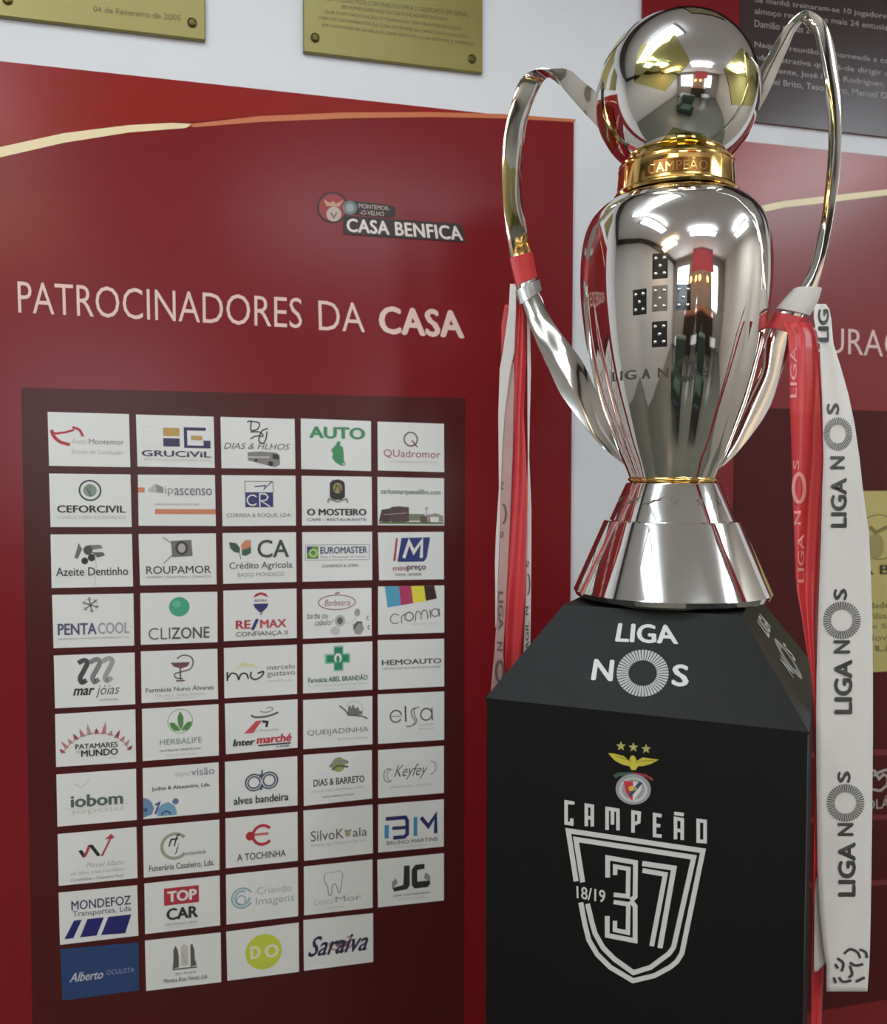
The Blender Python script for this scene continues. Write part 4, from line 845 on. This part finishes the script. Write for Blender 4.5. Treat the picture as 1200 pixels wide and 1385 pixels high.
# right red ribbon
kt = at_y(1090, 430, 1.21)
rr = thing('ribbon', 'red satin ribbon with white lettering hanging from the right handle', 'ribbon', kt, 'ribbons tied to the trophy handles')
mb, fR = ribbon([(436, 1060, 1096, 1.19, 1.19), (452, 1066, 1105, 1.185, 1.185), (470, 1067, 1107, 1.18, 1.18), (512, 1068, 1111, 1.175, 1.175), (560, 1069, 1112, 1.17, 1.17), (620, 1071, 1114.5, 1.17, 1.17), (687, 1073, 1111, 1.17, 1.17), (773, 1076, 1109, 1.165, 1.165), (800, 1078, 1108, 1.16, 1.16), (831, 1084, 1106, 1.155, 1.155), (870, 1090, 1106, 1.15, 1.15), (903, 1096, 1105.5, 1.145, 1.145), (950, 1101, 1106, 1.14, 1.14), (991, 1102, 1107, 1.14, 1.14), (1175, 1099.5, 1106.5, 1.14, 1.14), (1236, 1099, 1116, 1.15, 1.165), (1320, 1098, 1114, 1.15, 1.165), (1420, 1097, 1110, 1.15, 1.16)], M_RIBR, fold=.004, nf=1.4, phase=1.0)
mb.build('tail', rr, smooth=True)
pr = Print(fR, .001)
RL = (226, 150, 146)
def vtext(pr, s, xc, y_bot, y_top, w, colr, wt=.02, down=False):
    """rotated text: reads upward (or downward) along the ribbon"""
    if not down: q = [(xc - w / 2, y_bot), (xc - w / 2, y_top), (xc + w / 2, y_top), (xc + w / 2, y_bot)]
    else: q = [(xc + w / 2, y_top), (xc + w / 2, y_bot), (xc - w / 2, y_bot), (xc - w / 2, y_top)]
    pr.put(g_textq(s, q, wt), colr)
vtext(pr, 'LIGA', 1073.5, 538, 468, 9, RL); vtext(pr, 'S', 1077, 635, 622, 8, RL); pr.put(g_arc(1081, 660, 7.5, 5, ry=19), RL)
vtext(pr, 'N', 1079, 710, 691, 9, RL); vtext(pr, 'LIGA', 1083.5, 788, 722, 9, RL)
pr.build('lettering', rr)
w1 = [i for i in range(len(RA))]
wrap(rr, RA, RB, 33, 37, M_RIBR)
# right white ribbon
rw = thing('ribbon', 'wide white ribbon printed with grey capitals and rings, hanging from the right handle', 'ribbon', at_y(1100, 405, 1.2), 'ribbons tied to the trophy handles')
rows = [(411, 1104, 1117, 1.185, 1.18), (418, 1101, 1122, 1.18, 1.175), (431, 1101, 1124.6, 1.175, 1.17), (447, 1104, 1126, 1.165, 1.165), (465, 1109, 1127.6, 1.16, 1.16), (498, 1110, 1138, 1.155, 1.155), (534, 1112, 1148, 1.15, 1.15), (572, 1113, 1156, 1.145, 1.145), (620, 1114, 1163, 1.14, 1.145), (658, 1112.5, 1167, 1.14, 1.145), (721, 1111, 1175.7, 1.14, 1.15), (773, 1109, 1178, 1.14, 1.15), (831, 1107, 1180, 1.14, 1.15), (918, 1104.5, 1181, 1.138, 1.15), (1000, 1104, 1181, 1.135, 1.15), (1100, 1105, 1180, 1.135, 1.15), (1175, 1106, 1179, 1.135, 1.15), (1236, 1109, 1178, 1.135, 1.15), (1280, 1113.5, 1177, 1.135, 1.15), (1307, 1118, 1176, 1.135, 1.15), (1341, 1118, 1173.5, 1.135, 1.15)]
mb, fW = ribbon(rows, M_RIBW, fold=.002, nf=1.0)
mb.build('tail', rw, smooth=True)
mb, _ = ribbon([(1150, 1103, 1110, 1.145, 1.145), (1200, 1102, 1113, 1.145, 1.145), (1260, 1101.5, 1117, 1.145, 1.145), (1300, 1101, 1119, 1.145, 1.145), (1314, 1101.2, 1106, 1.145, 1.145)], M_RIBW)
tag(mb.build('tail_end', rw, smooth=True), 'second white ribbon end peeking out behind')
pr = Print(fW, .001)
DG = (62, 64, 62)
def ligan(xc, yS, w=25):
    pr = Print(fW, .001)
    vtext(pr, 'S', xc - 2, yS + 16, yS, w * .74, DG, .045)
    pr.put(g_ticks(xc, yS + 43, 14.5, 25.5, 44, 2.2, ry=1.0), (96, 98, 94)); vtext(pr, 'N', xc, yS + 88, yS + 70, w * .9, DG, .045)
    vtext(pr, 'LIGA', xc + 2, yS + 170, yS + 96, w, DG, .045); pr.build('lettering', rw)
vtext(pr, 'LIG', 1114, 462, 418, 15, DG, .045)
pr.build('lettering', rw); pr = Print(fW, .001)
pr.put(g_ticks(1133.5, 587, 11, 19.5, 40, 1.8, ry=1.15), (96, 98, 94)); vtext(pr, 'S', 1127, 561, 545, 17, DG, .045)
vtext(pr, 'N', 1133, 635, 617, 20, DG, .045); vtext(pr, 'LIGA', 1135, 714, 646, 22, DG, .045)
pr.build('lettering', rw); pr = Print(fW, .001)
ligan(1139, 796); ligan(1144, 1043, w=24)
for L in ([(1142, 1290), (1150, 1284), (1160, 1288), (1164, 1296)], [(1163, 1284), (1171, 1288), (1173, 1296)], [(1133, 1296), (1141, 1303), (1139, 1314)], [(1150, 1302), (1158, 1306), (1168, 1304)], [(1150, 1306), (1153, 1318), (1148, 1322)], [(1130, 1304), (1134, 1310)], [(1135, 1322), (1141, 1328), (1152, 1326)], [(1158, 1328), (1170, 1322)], [(1128, 1322), (1131, 1330)]):
    pr.put(g_curve(L, 3.6), DG)
tag(pr.build('emblem', rw), 'dashed swirl mark at the foot of the ribbon')
wrap(rw, RA, RB, 38, 46, M_RIBW, .014, .25, 'knot')
# left ribbons
YL_ = hplane_y(695) - .012
lw = thing('ribbon', 'leftmost twisting white ribbon with reddish shade coloured into its back, hanging from the left handle', 'ribbon', at_y(695, 385, YL_), 'ribbons tied to the trophy handles')
mb, fa = ribbon([(384, 690, 699, YL_, YL_), (420, 688, 698, YL_ - .004, YL_ - .004), (477, 680, 696, YL_, YL_), (499, 676, 691, YL_, YL_), (530, 675, 687, YL_, YL_), (560, 674, 683, YL_, YL_), (610, 674.5, 679.5, YL_, YL_), (660, 675, 677.5, YL_, YL_), (720, 671, 676, YL_, YL_), (762, 669.5, 674.5, YL_, YL_), (800, 670, 673, YL_, YL_), (849, 670, 671.5, YL_, YL_)], M_RIBW, th=.0008)
mb.build('outer_twist', lw, smooth=True)
mb, fb = ribbon([(490, 688, 695, YL_ + .006, YL_ + .004), (520, 685, 696, YL_ + .004, YL_ + .004), (560, 682, 695, YL_ + .002, YL_ + .004), (610, 679, 694, YL_ + .002, YL_ + .004), (661, 677, 692, YL_ + .001, YL_ + .004), (762, 674.6, 687.6, YL_ + .001, YL_ + .004), (849, 671, 683, YL_ + .001, YL_ + .004), (880, 669, 681, YL_, YL_ + .002), (935, 664, 683.5, YL_, YL_), (990, 661, 684, YL_, YL_)], M_RIBSHADE)
tag(mb.build('tail', lw, smooth=True), 'back face of the white ribbon, pinkish shade put into its colour')
pr = Print(fb, .001)
D2 = (104, 84, 80)
vtext(pr, 'N', 679, 662, 652, 4, D2, down=True); pr.put(g_arc(680, 695, 4.5, 3, -90, 90, ry=13), D2); vtext(pr, 'S', 679, 728, 718, 5, D2, down=True)
vtext(pr, 'LIGA', 677.5, 852, 800, 7, D2, down=True); vtext(pr, 'N', 676, 880, 868, 7, D2, down=True); pr.put(g_arc(676, 908, 5, 3, ry=14), D2)
pr.build('lettering', lw)
wrap(lw, LA, LB, 39, 43, mat('satin_silver_knot', (176, 176, 174), .25, metal=.6), .016, .12, 'knot')
lr = thing('ribbon', 'narrow red ribbon hanging from the left handle between white strips', 'ribbon', at_y(705, 372, YL_), 'ribbons tied to the trophy handles')
mb, _ = ribbon([(398, 700, 708, YL_ + .006, YL_ + .006), (430, 698, 711, YL_ + .007, YL_ + .007), (483, 695, 712, YL_ + .008, YL_ + .008), (560, 695, 709, YL_ + .008, YL_ + .008), (661, 691, 713.6, YL_ + .008, YL_ + .008), (805, 684, 711, YL_ + .008, YL_ + .008), (892, 683, 706, YL_ + .008, YL_ + .008), (960, 682, 704, YL_ + .008, YL_ + .008)], M_RIBR, fold=.003, nf=1.3)
mb.build('tail', lr, smooth=True)
mb, _ = ribbon([(412, 683, 690, YL_ + .01, YL_ + .01), (440, 678, 690, YL_ + .01, YL_ + .01), (475, 678, 686, YL_ + .01, YL_ + .01), (500, 678, 682, YL_ + .01, YL_ + .01)], M_RIBR)
mb.build('fold', lr, smooth=True)
wrap(lr, LA, LB, 44, 50, M_RIBR, .01, .06)
l3 = thing('ribbon', 'thin white ribbon strip right of the red one on the left handle', 'ribbon', at_y(714, 400, YL_), 'ribbons tied to the trophy handles')
mb, fc = ribbon([(404, 711, 715, YL_ + .012, YL_ + .012), (435, 713, 717, YL_ + .012, YL_ + .012), (499, 713.5, 718.5, YL_ + .012, YL_ + .012), (560, 713.6, 717, YL_ + .012, YL_ + .012), (618, 714, 716, YL_ + .012, YL_ + .012), (690, 713, 719, YL_ + .012, YL_ + .012), (805, 711, 718.5, YL_ + .012, YL_ + .012), (886, 708, 717.5, YL_ + .012, YL_ + .012), (940, 706, 717, YL_ + .012, YL_ + .012)], M_RIBW)
mb.build('tail', l3, smooth=True)
pr = Print(fc, .001); vtext(pr, 'S', 714, 768, 758, 4, G1, down=True); pr.put(g_arc(713.5, 790, 3, 2, -90, 90, ry=14), G1); vtext(pr, 'N', 713, 832, 820, 4, G1); vtext(pr, 'AGIL', 713, 880, 840, 4.5, G1)
pr.build('lettering', l3)

# ------------------------------------------------------------------ room furnishings; tables, counter and chair added only for the trophy's reflections
def table(u, d, lab):  # tables added so the metal has something dark to mirror
    t = thing('added_cafe_table', lab, 'table', room(u, d, 0), 'cafe tables added behind the photographer for the reflections')
    mb = MB(); mb.box(room(u - .4, d - .4, .72), WU * .8, WN * .8, np.array([0, 0, .035]), M_WOOD); mb.build('tabletop', t)
    for a in (-.34, .3):
        for b in (-.34, .3):
            mb = MB(); mb.box(room(u + a, d + b, 0), WU * .04, WN * .04, np.array([0, 0, .72]), M_WOOD); mb.build('leg', t)
table(-.9, 3.6, 'square dark cafe table added on the left for the cup to mirror'); table(.9, 3.9, 'square dark cafe table added on the right for the cup to mirror')
hb = thing('hanging_banner', 'red banner hung high behind the photographer, mirrored in the cup', 'banner', room(.35, 4.2, 2.0))
mb = MB(); mb.box(room(-.1, 4.2, 1.95), WU * 1.0, WN * .01, np.array([0, 0, .55]), mat('banner_red', (176, 30, 40), .5)); mb.build('cloth', hb)
mb = MB(); mb.box(room(-.15, 4.19, 2.5), WU * 1.1, WN * .03, np.array([0, 0, .03]), M_WOOD); mb.build('pole', hb)
mb = MB()
for s in (-.1, .9): mb.box(room(s - .003, 4.2, 2.53), WU * .006, WN * .006, np.array([0, 0, CEIL - 2.53]), M_WOOD)
mb.build('cord', hb)
cb = thing('added_bar_counter', 'dark wooden bar counter added along the far wall for the ball to mirror', 'counter', room(.1, 5.6, 0))  # counter added only to give the ball something to mirror
mb = MB(); mb.box(room(-.6, 5.3, 0), WU * 1.6, WN * .55, np.array([0, 0, 1.0]), M_WOOD); mb.build('body', cb)
mb = MB(); mb.box(room(-.65, 5.25, 1.0), WU * 1.7, WN * .65, np.array([0, 0, .04]), mat('counter_top', (150, 96, 60), .3)); mb.build('worktop', cb)
for i, (u, lab) in enumerate(((-.2, 'left amber lantern hanging over the bar counter'), (.35, 'right amber lantern hanging over the bar counter'))):
    t = thing('pendant_lamp', lab, 'lamp', room(u, 5.2, 1.7), 'amber lanterns over the bar')
    mb = MB(); p = room(u, 5.2, 0); lathe(mb, [(.05, 1.7), (.1, 1.74), (.11, 1.8), (.06, 1.88)], mat('amber_glass', (255, 170, 80), .3, emit=9.0), 20, cx=p[0], cy=p[1]); mb.build('shade', t, smooth=True)
    mb = MB(); mb.box(room(u - .004, 5.2, 1.88), WU * .008, WN * .008, np.array([0, 0, CEIL - 1.88]), M_WOOD); mb.build('cord', t)

# chair added low behind the camera, standing in for the photographer's dark reflection
M_GREEN = mat('green_upholstery', (62, 78, 66), .75, noise=.12, nscale=30, bump=.2)
def cushion(mb, u0, u1, d0, d1, z0, z1, r=.03):
    c = [(u0, d0), (u1, d0), (u1, d1), (u0, d1)]; lv = [(z0, r), (z0 + r, 0), (z1 - r, 0), (z1, r)]; V = []
    for z, q in lv: V += [room(u0 + q, d0 + q, z), room(u1 - q, d0 + q, z), room(u1 - q, d1 - q, z), room(u0 + q, d1 - q, z)]
    F = [(0, 3, 2, 1), (12, 13, 14, 15)] + [(4 * k + i, 4 * k + (i + 1) % 4, 4 * k + 4 + (i + 1) % 4, 4 * k + 4 + i) for k in range(3) for i in range(4)]
    mb.add(V, F, M_GREEN)
ac = thing('stand_in_armchair', 'dark green upholstered armchair, mirrored low in the cup', 'stand_in_armchair', room(-.35, 2.75, 0))
for nm, a in (('seat', (-.7, 0.0, 2.4, 3.0, .22, .45)), ('backrest', (-.75, 0.05, 2.95, 3.15, .22, 1.0)), ('armrest', (-.86, -.7, 2.4, 3.1, .15, .66)), ('armrest', (0, .16, 2.4, 3.1, .15, .66))):
    mb = MB(); cushion(mb, *a); mb.build(nm, ac)
for a in (-.82, .08):
    for b in (2.44, 3.0):
        mb = MB(); mb.box(room(a, b, 0), WU * .05, WN * .05, np.array([0, 0, .2]), M_WOOD); mb.build('leg', ac)

# turn the finished objects with the camera and lights (turned in their meshes, so every object keeps zero rotation)
T3 = np.array(TURN.to_3x3()); done = set()
for o in list(col.objects):
    if o.type not in ('MESH', 'EMPTY'): continue
    if o.parent is None: o.location = TURN @ o.location
    if o.type == 'MESH' and o.data.name not in done:
        done.add(o.data.name); me = o.data; c = np.empty(len(me.vertices) * 3); me.vertices.foreach_get('co', c)
        me.vertices.foreach_set('co', (c.reshape(-1, 3) @ T3.T).ravel()); me.update()
